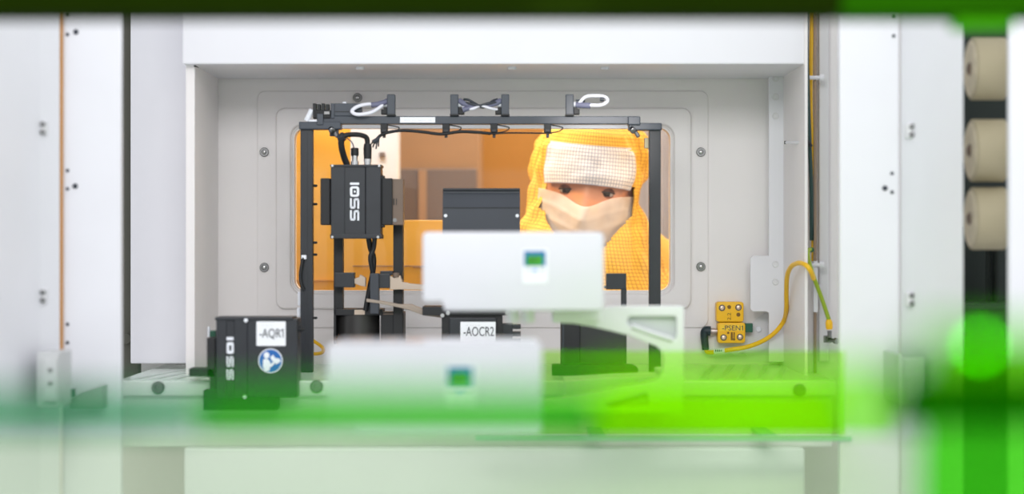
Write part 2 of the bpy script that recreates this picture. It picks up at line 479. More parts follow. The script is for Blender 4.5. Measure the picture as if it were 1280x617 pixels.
# cleanroom behind the window
bm = bmesh.new(); box(bm, -2.0, 2.0, 5.2, 5.25, 0, 2.6); structure('wall_far', bm, mat('ochre lit wall', (214, 150, 60), .6))
bm = bmesh.new(); box(bm, -1.65, -1.6, 3.13, 5.2, 0, 2.6); structure('wall_room_left', bm, ROOMW)
bm = bmesh.new(); box(bm, 1.6, 1.65, 3.13, 5.2, 0, 2.6); structure('wall_room_right', bm, ROOMW)
bm = bmesh.new(); box(bm, -1.65, 1.65, 3.131, 5.25, 2.6, 2.65); structure('ceiling', bm, ROOMW)

# amber screen, white column, cabinet
YS = 3.24
s = thing('amber_screen', W(430, 900, YS), 'amber orange acrylic screen standing behind the lower left of the window', 'screen')
s.location.z = 0
bm = bmesh.new()
L = [(330, 120), (438, 120), (438, 275), (585, 275), (585, 430), (330, 430)]
prism(bm, [(x, z if z > 1.26 else 0.0) for x, z in poly_px(L, YS)], [], YS, YS + .006, .001)
obj('sheet', bm, ORANGE, s)
bm = bmesh.new(); pb(bm, 335, 436, 349.5, 351.5, YS - .004, YS, .0005); obj('lower_rail', bm, ORANGE2, s)
bm = bmesh.new(); pb(bm, 441, 553, 331.5, 333, YS - .003, YS, .0005); pb(bm, 516, 545, 332, 334.5, YS - .005, YS, .0005); obj('slide_rail', bm, BROWN, s)
s = thing('door_column', (W(470, 0, 3.55).x, 3.55, 0), 'white upright column seen through the window beside the labelled camera', 'column')
a, b = W(430, 0, 3.5), W(498, 0, 3.5)
bm = bmesh.new(); box(bm, a.x, b.x, 3.5, 3.56, 0, 2.3, .004); obj('column_body', bm, ROOMW, s)
bm = bmesh.new(); pb(bm, 474, 481, 190, 196, 3.492, 3.5, .001); obj('column_plate', bm, GREYBR, s)
s = thing('storage_cabinet', (W(570, 0, 3.8).x, 3.8, 0), 'brown cabinet with grey door seen through the window behind the black housing', 'cabinet')
a, b = W(470, 0, 3.8), W(599, 0, 3.8)
bm = bmesh.new(); box(bm, a.x, b.x, 3.8, 4.2, 0, 2.3, .004); obj('carcass', bm, BROWN, s)
bm = bmesh.new(); pb(bm, 490, 596, 211, 420, 3.785, 3.8, .002); d = obj('door', bm, GREYBR, s)
bm = bmesh.new(); pb(bm, 523, 533, 212, 420, 3.778, 3.786, .001); obj('door_rail', bm, BROWN, d)
s = thing('wall_partition_panel', (W(700, 0, 4.3).x, 4.3, 0), 'ochre wall panel seen through the window between cabinet and hooded person', 'panel')
a, b = W(560, 0, 4.3), W(780, 0, 4.3)
bm = bmesh.new(); box(bm, a.x, b.x, 4.3, 4.33, 0, 2.3, .003); obj('panel_sheet', bm, ORANGE2, s)
s = thing('white_curtain', (W(830, 0, 3.95).x, 3.95, 0), 'whitish curtain hanging behind the right shoulder of the hooded person', 'curtain')
bm = bmesh.new(); x0, x1 = W(772, 0, 3.95).x, W(900, 0, 3.95).x
N = 60; lo, hi = [], []
for i in range(N + 1):
    x = x0 + (x1 - x0) * i / N; y = 3.95 + .008 * math.sin(i * .9)
    lo.append(bm.verts.new((x, y, 0))); hi.append(bm.verts.new((x, y, 2.3)))
for i in range(N): bm.faces.new((lo[i], lo[i + 1], hi[i + 1], hi[i]))
bmesh.ops.solidify(bm, geom=list(bm.faces), thickness=.002)
obj('cloth', bm, ROOMW, s, True)

# ------------------------------------------------------------------ sensor gantry
YF = 2.90
g = thing('sensor_gantry', W(600, 465, YF), 'black aluminium portal frame with two posts standing in front of the window', 'frame')
bm = bmesh.new(); pb(bm, 375.5, 391, 158, 465, YF, YF + .016, .0012); pb(bm, 381, 384, 162, 464, YF - .0008, YF, 0); lpst = obj('post', bm, BLACK, g)
for py in (255, 318, 232, 397, 303):
    bm = bmesh.new(); lathe(bm, [(0, .0018), (.005, .0018), (.0065, .001), (.0065, 0)], W(391, py, YF + .006), (1, 0, 0), 8)
    obj('bolt', bm, BLACK2, lpst)
bm = bmesh.new(); pb(bm, 811.5, 826, 160, 470, YF, YF + .016, .0012); pb(bm, 813.5, 816, 164, 450, YF - .0008, YF, 0); rpst = obj('post', bm, BLACK, g)
bm = bmesh.new(); pb(bm, 806, 815, 172, 185, YF + .016, YF + .03, .001); obj('post_clip', bm, BEIGE, rpst)
bm = bmesh.new(); pb(bm, 398, 797, 145, 155, YF - .002, YF + .013, .0012); bar = obj('crossbar', bm, RAILG, g)
pbox('label', 500, 544, 146.2, 153.2, YF - .0026, YF - .002, LABEL, bar, 0)
ptext('label_print', '--- -- ---- --', 505, 539, 151, 2.4, YF - .0027, FAINT, bar)
bm = bmesh.new(); pb(bm, 373.5, 426, 152, 161.5, YF - .006, YF + .02, .0015); obj('corner_plate', bm, RAILG, g)
bm = bmesh.new(); pb(bm, 786, 827.5, 153.5, 162.5, YF - .006, YF + .02, .0015); obj('corner_plate', bm, RAILG, g)
bm = bmesh.new(); pb(bm, 785, 800.5, 145.2, 156, YF - .010, YF + .018, .0015); obj('corner_block', bm, RAILG, g)
for px in (414, 790):
    bm = bmesh.new(); c = W(px, 164, YF - .004); lathe(bm, [(0, .0045), (.007, .0045), (.008, .003), (.008, 0)], (c.x, c.y, c.z + .003), (0.25, -.9, -.4), 14)
    lathe(bm, [(0, .003), (.012, .003), (.012, 0)], (c.x + .003, c.y, c.z + .002), (0.5, -.3, -.8), 10)
    obj('clamp_bolt', bm, DSTEEL, g, True)
bm = bmesh.new(); pb(bm, 396, 404, 142, 156, YF - .008, YF + .01, .001); pb(bm, 412, 423, 150, 170, YF + .0, YF + .012, .001); obj('corner_block', bm, RAILG, g)
# small junction parts on the left end of the crossbar
jb = thing('terminal_block', W(402, 145, YF), 'small black terminal block with fins on the left end of the portal frame', 'terminal block')
bm = bmesh.new()
pb(bm, 391, 413, 137, 148, YF - .004, YF + .012, .001)
for i in range(4):
    pb(bm, 391 + i * 5.4, 395 + i * 5.4, 129 + (i % 2), 138, YF - .005, YF + .01, .0006)
    pb(bm, 392 + i * 5.4, 394 + i * 5.4, 139, 147, YF - .0055, YF - .004, .0003)
obj('housing', bm, BLACK2, jb)
bm = bmesh.new(); pb(bm, 405, 412, 139, 143, YF - .0062, YF - .004, .0004); obj('terminal', bm, DSTEEL, jb)
wc = thing('white_clip', W(386, 152, YF), 'small white cable clip at the left corner plate of the portal frame', 'clip')
bm = bmesh.new(); tube(bm, [W(383, 151, YF), W(387, 143, YF), W(390, 137, YF)], .004, 10); obj('clip_arm', bm, WHITEINK, wc, True)
bm = bmesh.new(); pb(bm, 386, 401, 149.5, 152, YF - .005, YF + .006, .0006); obj('clip_foot', bm, WHITEINK, wc)
am = thing('amplifier_box', W(435, 145, YF), 'dark grey amplifier box lying on the left end of the crossbar', 'amplifier')
bm = bmesh.new(); pb(bm, 417, 452, 129, 145, YF - .002, YF + .014, .001); pb(bm, 413.5, 418, 129, 148, YF - .004, YF + .012, .001); h = obj('housing', bm, RAILG, am)
bm = bmesh.new(); pb(bm, 418.5, 451, 139, 140, YF - .0024, YF - .002, 0); obj('seam', bm, BLACK2, h)
bm = bmesh.new(); pb(bm, 428, 433, 127.2, 129.2, YF + .002, YF + .01, .0004); obj('lamp', bm, WHITEINK, am)

# four sensor brackets on the crossbar
def sensor_bracket(side):
    """Upright block with a plug on its side; local origin at its foot."""
    t = thing('sensor_bracket', (0, 0, 0), 'x', 'sensor bracket', 'sensor brackets on the crossbar')
    k = YF / FPX
    bm = bmesh.new(); box(bm, -5 * k, 5 * k, -.006, .012, 0, 27 * k, .0012); obj('block', bm, RAILG, t)
    bm = bmesh.new(); box(bm, -5.5 * k, 5.5 * k, -.008, .013, 0, 2.2 * k, .0004); obj('foot', bm, BLACK2, t)
    bm = bmesh.new(); lathe(bm, [(5 * k, .0042), (8.5 * k, .0042), (9 * k, .003), (10 * k, .003)], (0, .002, 14.5 * k), (side, 0, 0), 14)
    obj('lens_nut', bm, WHITEINK, t, True)
    bm = bmesh.new()
    x = sorted((side * 5 * k, side * 12.5 * k)); box(bm, x[0], x[1], -.004, .01, 2 * k, 8.5 * k, .001)
    x = sorted((side * 5 * k, side * 9.5 * k)); box(bm, x[0], x[1], -.004, .01, 7 * k, 11 * k, .0008)
    obj('connector', bm, BLACK2, t)
    return t
SBL = sensor_bracket(-1); SBR = sensor_bracket(1)
for src, px, lab in ((SBL, 489, 'dark grey sensor bracket at the left end of the crossbar, beside the amplifier box'),
                     (SBR, 568, 'dark grey sensor bracket on the crossbar, second from left, right of the white label strip'),
                     (None, 631.5, 'dark grey sensor bracket on the crossbar facing the second bracket from left'),
                     (None, 712, 'dark grey sensor bracket at right on the crossbar under a white ring of cable')):
    t = src if src else copy_tree(SBL if px < 700 else SBR)
    t.location = W(px, 145, YF); t['label'] = lab

# cables on the crossbar
c = thing('cable_loop', W(460, 140, YF), 'thick white cable bent in a loop above the left end of the crossbar', 'cable')
ptube('cable', [(479, 133, YF - .004), (462, 130, YF - .008), (447, 133, YF - .012), (440, 139, YF - .014), (447, 143, YF - .015), (462, 141, YF - .014), (472, 136, YF - .010), (478, 131, YF - .006)], .0026, WCAB, c)
ptube('plug', [(464, 131, YF - .009), (472, 130, YF - .007), (480, 128, YF - .004), (484, 126, YF)], .0038, LILAC, c)
c = thing('cable_loop', W(740, 130, YF), 'thin white cable ring sticking out above the right part of the crossbar', 'cable')
ptube('cable', [(724, 129, YF - .002), (732, 121, YF - .004), (744, 119.5, YF - .006), (756, 121, YF - .007), (759.5, 126, YF - .008), (752, 131, YF - .008), (740, 131.5, YF - .006), (730, 131, YF - .004)], .0025, WCAB, c)
ptube('plug', [(720, 131, YF - .001), (729, 131.5, YF - .003), (738, 132, YF - .005)], .0042, LILAC, c)
ptube('plug', [(720, 127, YF), (726, 126.5, YF), (730, 125, YF - .002)], .003, RAILG, c)
ptube('sleeve', [(750, 124, YF - .009), (755, 124.5, YF - .009)], .003, GREYB, c)
c = thing('cable_bundle', W(600, 132, YF), 'lilac grey plugs and crossed leads between the two middle sensor brackets', 'cable')
ptube('plug', [(574, 126, YF), (582, 130, YF - .004), (592, 132, YF - .006)], lambda t: .0045 - .0018 * t, LILAC, c)
ptube('plug', [(626, 126, YF), (617, 130, YF - .004), (608, 132, YF - .006)], lambda t: .0045 - .0018 * t, LILAC, c)
ptube('plug', [(579, 137, YF - .004), (587, 135, YF - .006), (597, 132, YF - .007)], lambda t: .0042 - .002 * t, LILAC, c)
ptube('lead', [(576, 128, YF - .002), (590, 130, YF - .008), (600, 132, YF - .009), (612, 129, YF - .008), (625, 128, YF - .002)], .0022, GREYB, c)
ptube('lead', [(578, 134, YF - .002), (590, 136, YF - .008), (601, 132, YF - .009), (612, 135, YF - .008), (622, 137, YF - .002)], .0020, WCAB, c)
ptube('lead', [(580, 124, YF), (586, 125, YF - .004), (595, 130, YF - .007), (604, 134, YF - .008), (616, 126, YF - .004), (622, 124, YF)], .0018, GREYB, c)
# hanging clamps and the black cable they hold
for px, lab in ((480, 'black cable clamp hanging below the left sensor bracket'), (557.5, 'black cable clamp hanging below the second sensor bracket from left'),
                (617.5, 'black cable clamp hanging below the third sensor bracket from left'), (684.5, 'black cable clamp hanging in front of the yellow hood')):
    t = thing('cable_clamp', W(px, 155, YF), lab, 'cable clamp', 'cable clamps under the crossbar')
    bm = bmesh.new(); pb(bm, px - 4.5, px + 4.5, 154.5, 166, YF - .004, YF + .01, .001); obj('clamp_body', bm, BLACK2, t)
    bm = bmesh.new(); pb(bm, px - 3, px + 3, 161.5, 165, YF - .006, YF - .003, .0008); pb(bm, px - 1.8, px + 2, 166, 172, YF - .003, YF + .003, .0006); obj('clamp_tongue', bm, BLACK, t)
    ptube('wire_loop', [(px + 4, 156, YF), (px + 15, 158, YF - .004), (px + 19, 160, YF - .005), (px + 14, 164, YF - .005), (px + 3, 166, YF - .003)], .0009, BLACK2, t, 6)
c = thing('sensor_cable', W(540, 166, YF), 'black cable running along the underside of the crossbar through the clamps', 'cable')
ptube('cable', [(470, 175, YF - .006), (476, 169, YF - .006), (487, 165, YF - .007), (505, 163, YF - .007), (530, 165, YF - .007), (552, 167.5, YF - .007), (575, 164.5, YF - .007), (600, 165.5, YF - .007), (617, 167, YF - .007), (640, 166, YF - .006), (690, 166.5, YF - .005)], lambda t: .0022 if t < .78 else .0011, BLACK2, c)
bm = bmesh.new()
for d in ((464, 180), (466, 184), (470, 186), (473, 183)): tube(bm, [W(476, 169, YF - .006), W((476 + d[0]) / 2 - 1, 174, YF - .008), W(d[0], d[1], YF - .006)], .0012, 6)
tube(bm, [W(466, 178, YF - .008), W(473, 174, YF - .008)], .0035, 8)
obj('cable_end', bm, GREYB, c, True)
# ring hung on left post (small cable and clip half way up)
c = thing('post_cable', W(378, 330, YF), 'short black cable with white clip on the left post of the portal frame', 'cable')
ptube('cable', [(379, 322, YF - .004), (377, 332, YF - .005), (375.5, 345, YF - .005), (377, 356, YF - .005), (380, 362, YF - .004)], .0024, BLACK2, c)
bm = bmesh.new(); pb(bm, 376.5, 383, 318.5, 324, YF - .006, YF - .0005, .0012); obj('clip', bm, WHITEINK, c)
bm = bmesh.new(); pb(bm, 372, 377, 364, 382, YF + .012, YF + .02, .002); pb(bm, 371, 376, 384, 396, YF + .012, YF + .02, .002); obj('white_plug', bm, WHITEINK, c)

# ------------------------------------------------------------------ logo lettering
def ioss(bm, x, z, h, w, Y, gap, th=0.0005):
    """Four block letters running downwards, turned a quarter; (x, z) = upper left corner; h = letter height (across), w = letter length."""
    s = h * .26
    def bar(u0, u1, v0, v1):          # u along reading direction (down), v across from right (cap top) to left (base)
        box(bm, x + v0, x + v1, Y - th, Y, z - u1, z - u0)
    u = 0
    bar(u, u + s * .95, 0, h); u += s * .95 + gap              # I
    for x0 in ('O', 'S', 'S'):
        t = s * .9
        if x0 == 'O':
            prism(bm, [(x + a, b) for a, b in rrect(0, h, z - u - w, z - u, h * .26, 4)], [[(x + a, b) for a, b in rrect(s, h - s, z - u - w + t, z - u - t, h * .1, 3)]], Y - th, Y)
            bar(u + w * .40, u + w * .60, h * .42, h * .62)
        else:
            bt = h * .2; mid = (h - bt) / 2
            bar(u, u + w, h - bt, h) if False else None
            # turned S: three strokes across the reading direction joined by two short ends
            bar(u + w * .12, u + w, h - bt, h)                  # cap stroke
            bar(u + w * .08, u + w * .92, mid, mid + bt)        # middle stroke
            bar(u, u + w * .88, 0, bt)                          # base stroke
            bar(u, u + t, mid + bt * .5, h - bt * .4)           # joins cap and middle at the start
            bar(u + w - t, u + w, bt * .4, mid + bt * .5)       # joins middle and base at the end
        u += w + gap

# ------------------------------------------------------------------ camera IOSS (upper left)
YI = 2.86
ic = thing('code_reader', W(445, 297, YI), 'black ribbed code reader with white IOSS lettering hanging in the portal frame', 'code reader')
bm = bmesh.new()
pb(bm, 413.5, 431, 207, 294, YI, YI + .045, .0012); pb(bm, 430, 456.5, 207, 294, YI + .0012, YI + .045, .0008); pb(bm, 457, 476, 207, 294, YI, YI + .045, .0012)
pb(bm, 412.5, 477, 292.5, 298, YI - .001, YI + .046, .001); pb(bm, 412.5, 477, 205.5, 208.5, YI - .001, YI + .046, .001)
hb = obj('housing', bm, BLACK, ic)
for px, py in ((415.5, 296), (472.5, 296), (415.5, 207), (474, 207)):
    bm = bmesh.new(); lathe(bm, [(0, .0018), (.0014, .0018), (.0014, 0)], W(px, py, YI - .001), (0, -1, 0), 10)
    obj('corner_screw', bm, STEEL, hb)
bm = bmesh.new(); kk = YI / FPX; o = W(437.5, 228, YI + .0011)
ioss(bm, o.x, o.z, 11.5 * kk, 13 * kk, YI + .0011, 1.9 * kk); obj('lettering', bm, WHITEINK, hb)
bm = bmesh.new(); pb(bm, 400.5, 412.5, 222.5, 281, YI + .004, YI + .04, .0015); obj('side_plate', bm, BLACK2, ic)
bm = bmesh.new(); pb(bm, 477, 490.5, 222.5, 281, YI + .004, YI + .04, .0015); pb(bm, 475.5, 480, 219, 284, YI + .006, YI + .03, .001); sp = obj('side_plate', bm, BLACK2, ic)
bm = bmesh.new(); pb(bm, 490.3, 504, 223.5, 281, YI + .008, YI + .04, .001); pl = obj('bronze_plate', bm, BROWNG, ic); pl['label'] = 'bronze grey mounting plate'
bm = bmesh.new(); pb(bm, 491.5, 493, 248, 256, YI + .0075, YI + .009, 0); pb(bm, 495, 496, 248, 256, YI + .0075, YI + .009, 0); obj('slot', bm, BLACK2, pl)
bm = bmesh.new()
for q in (493.5,): lathe(bm, [(0, .003), (.0015, .003), (.0015, 0)], W(q, 275, YI + .008), (0, -1, 0), 10)
obj('plate_screw', bm, DSTEEL, pl)
bm = bmesh.new(); c = W(443.5, 206, YI + .02); lathe(bm, [(0, .0058), (.005, .0058), (.005, .0042), (.012, .0042), (.012, .0050), (.013, .0048), (.013, 0)], c, (0, 0, 1), 14); cn = obj('socket', bm, STEEL, ic, True)
bm = bmesh.new(); lathe(bm, [(.013, .0056), (.023, .0056), (.024, .0045), (.024, 0)], c, (0, 0, 1), 14); obj('socket_cap', bm, BLACK2, cn, True)
bm = bmesh.new(); c = W(459.5, 206, YI + .02); lathe(bm, [(0, .005), (.004, .005), (.004, .0056), (.0085, .0056), (.0085, 0)], c, (0, 0, 1), 14); cn = obj('socket', bm, STEEL, ic, True)
bm = bmesh.new(); lathe(bm, [(.0085, .0054), (.024, .006), (.030, .005), (.030, 0)], c, (0, 0, 1), 14); obj('plug', bm, BLACK2, cn, True)
c = thing('camera_cable', W(445, 170, YI), 'thick black cable looping over the top of the IOSS code reader', 'cable')
ptube('cable', [(459.5, 179, YI + .02), (458, 172, YI + .018), (452, 169, YI + .014), (443, 168, YI + .01), (432, 169, YI + .004), (427, 174, YI + .004), (427, 184, YI + .008), (430, 196, YI + .016), (434, 206, YI + .02)], lambda t: .0036 + .001 * (t > .55), BLACK2, c)
bm = bmesh.new(); tube(bm, [W(423, 173, YI + .004), W(431, 171, YI + .002)], .0055, 8); tube(bm, [W(427, 166, YI + .004), W(428, 172, YI + .002)], .003, 8); obj('cable_tie', bm, BLACK, c)
ptube('thin_wire', [(433, 172, YI + .01), (440, 178, YI + .014), (443, 187, YI + .02)], .0008, mat('blue grey wire', (70, 84, 120), .5), c, 6)

# posts and holder under the code reader
st = thing('reader_stand', W(460, 428, 2.92), 'black stand of two posts on a dark base block below the IOSS code reader', 'stand')
YP = 2.92
bm = bmesh.new(); pb(bm, 417, 428.5, 290, 394, YP, YP + .02, .001); obj('post', bm, BLACK2, st)
bm = bmesh.new(); pb(bm, 491.5, 503.5, 270, 428, YP - .01, YP + .02, .001); obj('post', bm, BLACK2, st)
bm = bmesh.new(); pb(bm, 428, 429.8, 300, 392, YP + .016, YP + .02, .0004); obj('strip', bm, BROWNG, st)
bm = bmesh.new(); pb(bm, 417.5, 478, 386, 394, YP - .008, YP + .05, .001); pb(bm, 417, 420, 384, 430, YP - .008, YP + .05, .0006); pb(bm, 476, 504.5, 390, 432, YP - .006, YP + .05, .001); bs = obj('base_block', bm, BLACK2, st)
bm = bmesh.new(); c = W(448, 393, YP + .022); lathe(bm, [(0, .0305), (.050, .0305), (.050, 0)], c, (0, 0, -1), 32); obj('motor_drum', bm, mat('dark olive grey metal', (58, 57, 56), .4, .3), st, True)
bm = bmesh.new(); pb(bm, 443, 456, 387, 393, YP - .0095, YP - .008, 0); obj('base_label', bm, FINGER, bs)
bm = bmesh.new(); pb(bm, 493, 495, 392, 425, YP - .0075, YP - .006, 0); pb(bm, 479, 495, 391.5, 393, YP - .0075, YP - .006, 0); obj('edge_line', bm, BROWNG, bs)
c = thing('twisted_cable', W(465, 380, YP), 'black twisted cable hanging from the IOSS reader to the base block', 'cable')
ptube('strand', [(460.5, 296, YP - .01), (463, 310, YP - .008), (467, 322, YP - .004), (466, 340, YP - .006), (462, 360, YP - .008), (457, 388, YP - .009)], .0038, BLACK2, c)
ptube('strand', [(468.5, 296, YP - .012), (467, 310, YP - .012), (463, 322, YP - .012), (466, 342, YP - .006), (466, 360, YP - .006), (461, 388, YP - .005)], .0034, BLACK, c)
# grippers
gr = thing('wafer_gripper', W(430, 360, YP - .02), 'black gripper block with beige tip on the left post of the reader stand', 'gripper')
Yg = 2.895
bm = bmesh.new(); pb(bm, 418, 443, 340.5, 359, Yg, Yg + .024, .0012); obj('block', bm, BLACK, gr)
bm = bmesh.new()
prism(bm, poly_px([(443, 348), (449, 346), (450, 343), (457, 347), (457, 358), (451, 357), (443, 354)], Yg + .004), [], Yg + .002, Yg + .018, .001); obj('tip', bm, FINGER, gr, True)
gr = thing('wafer_gripper', W(470, 392, Yg), 'black upright gripper with long beige fingers reaching towards the white display unit', 'gripper')
bm = bmesh.new(); pb(bm, 462.5, 473.5, 341.5, 392, Yg - .01, Yg + .012, .001); obj('upright', bm, GREYB, gr)
bm = bmesh.new(); pb(bm, 473, 487.5, 342, 360, Yg - .004, Yg + .02, .0012); pb(bm, 475, 491, 338.5, 344, Yg + .004, Yg + .03, .001); obj('block', bm, BLACK, gr)
bm = bmesh.new(); prism(bm, poly_px([(487, 344), (493, 347), (500, 344), (503, 352), (512, 354), (532, 356), (548, 357), (548, 362), (520, 362), (500, 361.5), (487, 362)], Yg), [], Yg - .002, Yg + .014, .001); obj('finger', bm, FINGER, gr, True)
bm = bmesh.new(); prism(bm, poly_px([(458, 373), (466, 374), (500, 380), (514, 380), (536, 389), (552, 392), (552, 397), (530, 394), (508, 386), (474, 379), (458, 377)], Yg - .01), [], Yg - .012, Yg + .004, .001); obj('finger', bm, mat('grey beige finger', (160, 146, 132), .45), gr, True)
bm = bmesh.new(); lathe(bm, [(0, .005), (.006, .005), (.006, 0)], W(495, 346, Yg), (0, 0, 1), 12); obj('bolt', bm, BROWNG, gr, True)

# ------------------------------------------------------------------ OCR reader tower
YO = 2.84
oc = thing('optical_reader', W(600, 430, YO), 'dark tower reader with the label AOCR2 behind the white display units', 'optical reader')
bm = bmesh.new()
lo = poly_px([(553, 236), (650, 236), (650, 300), (553, 300)], YO)
pb(bm, 553.5, 650, 237.5, 300, YO + .012, YO + .07, .0015)
v = poly_px([(553.5, 237)], YO); 
prism_pts = None
# sloped upper face of the housing
t = bmesh.new(); x0 = W(553.5, 0, YO + .012).x; x1 = W(650, 0, YO + .012).x
z0, z1 = W(0, 259, YO + .002).z, W(0, 237.5, YO + .012).z
q = [(YO + .002, z0 - .06), (YO + .002, z0), (YO + .014, z1), (YO + .03, z1), (YO + .03, z0 - .06)]
A = [t.verts.new((x0, y, z)) for y, z in q]; B = [t.verts.new((x1, y, z)) for y, z in q]
for i in range(5): t.faces.new((A[i], A[(i + 1) % 5], B[(i + 1) % 5], B[i]))
t.faces.new(list(reversed(A))); t.faces.new(B); add(bm, t)
up = obj('upper_housing', bm, GREYB, oc)
bm = bmesh.new(); pb(bm, 553.5, 650, 235, 238, YO + .008, YO + .07, .001); obj('top_lid', bm, BLACK, up)
bm = bmesh.new(); pb(bm, 554, 650, 259, 260, YO + .001, YO + .004, 0); obj('seam', bm, BLACK2, up)
for px in (557, 646.5):
    bm = bmesh.new(); lathe(bm, [(0, .0024), (.0014, .0024), (.0018, .0016), (.0018, 0)], W(px, 269.5, YO + .002), (0, -1, 0), 12)
    obj('white_screw', bm, WHITEINK, up)
bm = bmesh.new(); pb(bm, 590, 622, 290, 400, YO + .03, YO + .06, .001); obj('stem', bm, BLACK2, oc)
bm = bmesh.new(); pb(bm, 552, 628, 393, 470, YO + .008, YO + .07, .001); pb(bm, 528, 640, 383, 394, YO + .004, YO + .07, .001); lw = obj('lower_housing', bm, BLACK2, oc)
bm = bmesh.new(); pb(bm, 562, 620, 397, 470, YO + .002, YO + .009, .001); pb(bm, 622, 641, 404, 430, YO + .012, YO + .03, .001)
for i in range(3): pb(bm, 640, 651, 405 + i * 9, 411 + i * 9, YO + .014, YO + .026, .001)
fc = obj('face_plate', bm, BLACK, lw)
for px in (553, 560, 634, 640):
    bm = bmesh.new(); lathe(bm, [(0, .0028), (.002, .0028), (.002, 0)], W(px, 391 if px in (560, 634) else 394, YO + .004), (0, -1, 0), 12)
    obj('screw', bm, STEEL, lw)
pbox('label_plate', 575.5, 619.5, 402, 430.5, YO, YO + .0018, LABEL, lw, .0003)
ptext('label_text', '-AOCR2', 579, 617, 419.5, 11.5, YO - .0004, INK, lw, bold=.002)
ptext('label_small_print', '-- --- - --', 582, 600, 407, 2.2, YO - .0004, FAINT, lw)

# black housing on the right and small angle bracket
hb = thing('drive_housing', W(742, 470, 2.86), 'plain black drive housing seen through the opening of the white yoke', 'housing')
bm = bmesh.new(); pb(bm, 724, 782, 402, 472, 2.86, 2.93, .0015); obj('right_section', bm, mat('charcoal metal', (44, 44, 48), .35, var=.15), hb)
bm = bmesh.new(); pb(bm, 702, 725, 400, 472, 2.855, 2.93, .0015); obj('left_section', bm, BLACK2, hb)
bm = bmesh.new(); pb(bm, 703, 705, 402, 470, 2.8535, 2.856, 0); obj('edge_trim', bm, GREYB, hb)
bm = bmesh.new(); prism(bm, poly_px([(690, 455), (790, 455), (796, 458), (798, 462), (796, 466), (790, 469), (690, 469)], 2.84), [], 2.835, 2.86, .001); obj('foot', bm, BLACK2, hb, True)
ab = thing('angle_bracket', W(780, 440, 2.88), 'small black angle bracket on a thin stem in front of the hooded person', 'bracket')
bm = bmesh.new(); pb(bm, 758, 783, 341.5, 361.5, 2.88, 2.895, .001); obj('plate', bm, BLACK, ab)
bm = bmesh.new(); pb(bm, 776.5, 783.3, 360, 470, 2.881, 2.892, .001); obj('stem', bm, BLACK, ab)
bm = bmesh.new(); lathe(bm, [(0, .002), (.003, .002), (.003, 0)], W(758, 358.5, 2.886), (-1, 0, 0), 8); obj('pin', bm, BLACK2, ab)

# ------------------------------------------------------------------ AQR1 reader
YA = 2.70
aq = thing('code_reader', W(320, 500, YA), 'black code reader with label AQR1 and round blue sticker standing on the deck', 'code reader')
bm = bmesh.new()
pb(bm, 270, 283, 397, 497, YA + .001, YA + .05, .0012); pb(bm, 282, 293, 399, 497, YA + .003, YA + .05, .0005); pb(bm, 292.5, 309, 397, 497, YA, YA + .05, .0012)
pb(bm, 308.5, 371.5, 398, 496, YA + .0012, YA + .05, .0015); pb(bm, 268.5, 366, 396, 400, YA - .0005, YA + .052, .001)
hs = obj('housing', bm, BLACK, aq)
bm = bmesh.new(); kk = YA / FPX
for i, (y0, y1) in enumerate(((421, 425), (427.5, 442), (445, 458), (461, 474))):
    if i == 0: pb(bm, 283, 292, y0, y1, YA + .0022, YA + .003, 0)
    elif i == 1: 
        prism(bm, prect(283, 292, y0, y1, YA, .0025), [prect(286, 289, y0 + 4, y1 - 4, YA, .0005)], YA + .0022, YA + .003)
bmw = bm
obj('lettering', bmw, WHITEINK, hs)
bm = bmesh.new()
for y0 in (445, 461):
    h = 13; bt = 2.1
    x0, x1 = 283, 292
    pb(bm, x1 - bt, x1, y0 + 1.5, y0 + h, YA + .0022, YA + .003, 0); pb(bm, x0 + 3.4, x0 + 5.6, y0 + 1, y0 + h - 1, YA + .0022, YA + .003, 0)
    pb(bm, x0, x0 + bt, y0, y0 + h - 1.5, YA + .0022, YA + .003, 0)
    pb(bm, x0 + 4.5, x1 - 1, y0, y0 + 3, YA + .0022, YA + .003, 0); pb(bm, x0 + 1, x0 + 4.5, y0 + h - 3, y0 + h, YA + .0022, YA + .003, 0)
obj('lettering', bm, WHITEINK, hs)
for px, py in ((307.5, 400), (306, 495)):
    bm = bmesh.new(); lathe(bm, [(0, .0026), (.0015, .0026), (.0015, 0)], W(px, py, YA - .0005), (0, -1, 0), 12)
    obj('white_screw', bm, WHITEINK, hs)
pb_ = bmesh.new(); prism(pb_, prect(320.5, 357, 401.5, 432, YA, .0012), [], YA + .0004, YA + .0012); lb = obj('label_plate', pb_, LABEL, aq)
ptext('label_text', '-AQR1', 324, 354, 421.5, 11, YA, INK, lb, bold=.002)
ptext('label_small_print', '-- --- --', 327, 340, 407, 2.2, YA, FAINT, lb)
bm = bmesh.new(); cst = W(338, 450.5, YA); R = 15.2 * kk
lathe(bm, [(0, R), (.0006, R), (.0006, 0)], cst + Vector((0, .0012, 0)), (0, -1, 0), 40); sk = obj('sticker_rim', bm, LABEL, aq)
bm = bmesh.new(); lathe(bm, [(0, R * .92), (.0003, R * .92), (.0003, 0)], cst + Vector((0, .0006, 0)), (0, -1, 0), 40); obj('sticker_field', bm, BLUE, sk)
bm = bmesh.new()
def disc(bm, px, py, rx, ry, Y, th=.0003, n=20):
    prism(bm, poly_px([(px + rx * math.cos(2 * math.pi * k / n), py + ry * math.sin(2 * math.pi * k / n)) for k in range(n)], Y), [], Y - th, Y)
disc(bm, 333.2, 443.6, 3.6, 3.9, YA + .0002)                                    # head
prism(bm, poly_px([(329, 449), (333, 447.5), (336.5, 450), (338.5, 454.5), (341, 452), (344.5, 452.5), (340, 457.5), (337.5, 458.5), (337, 462.5), (331, 463.5), (328.5, 457)], YA), [], YA - .0001, YA + .0002)  # body and arm
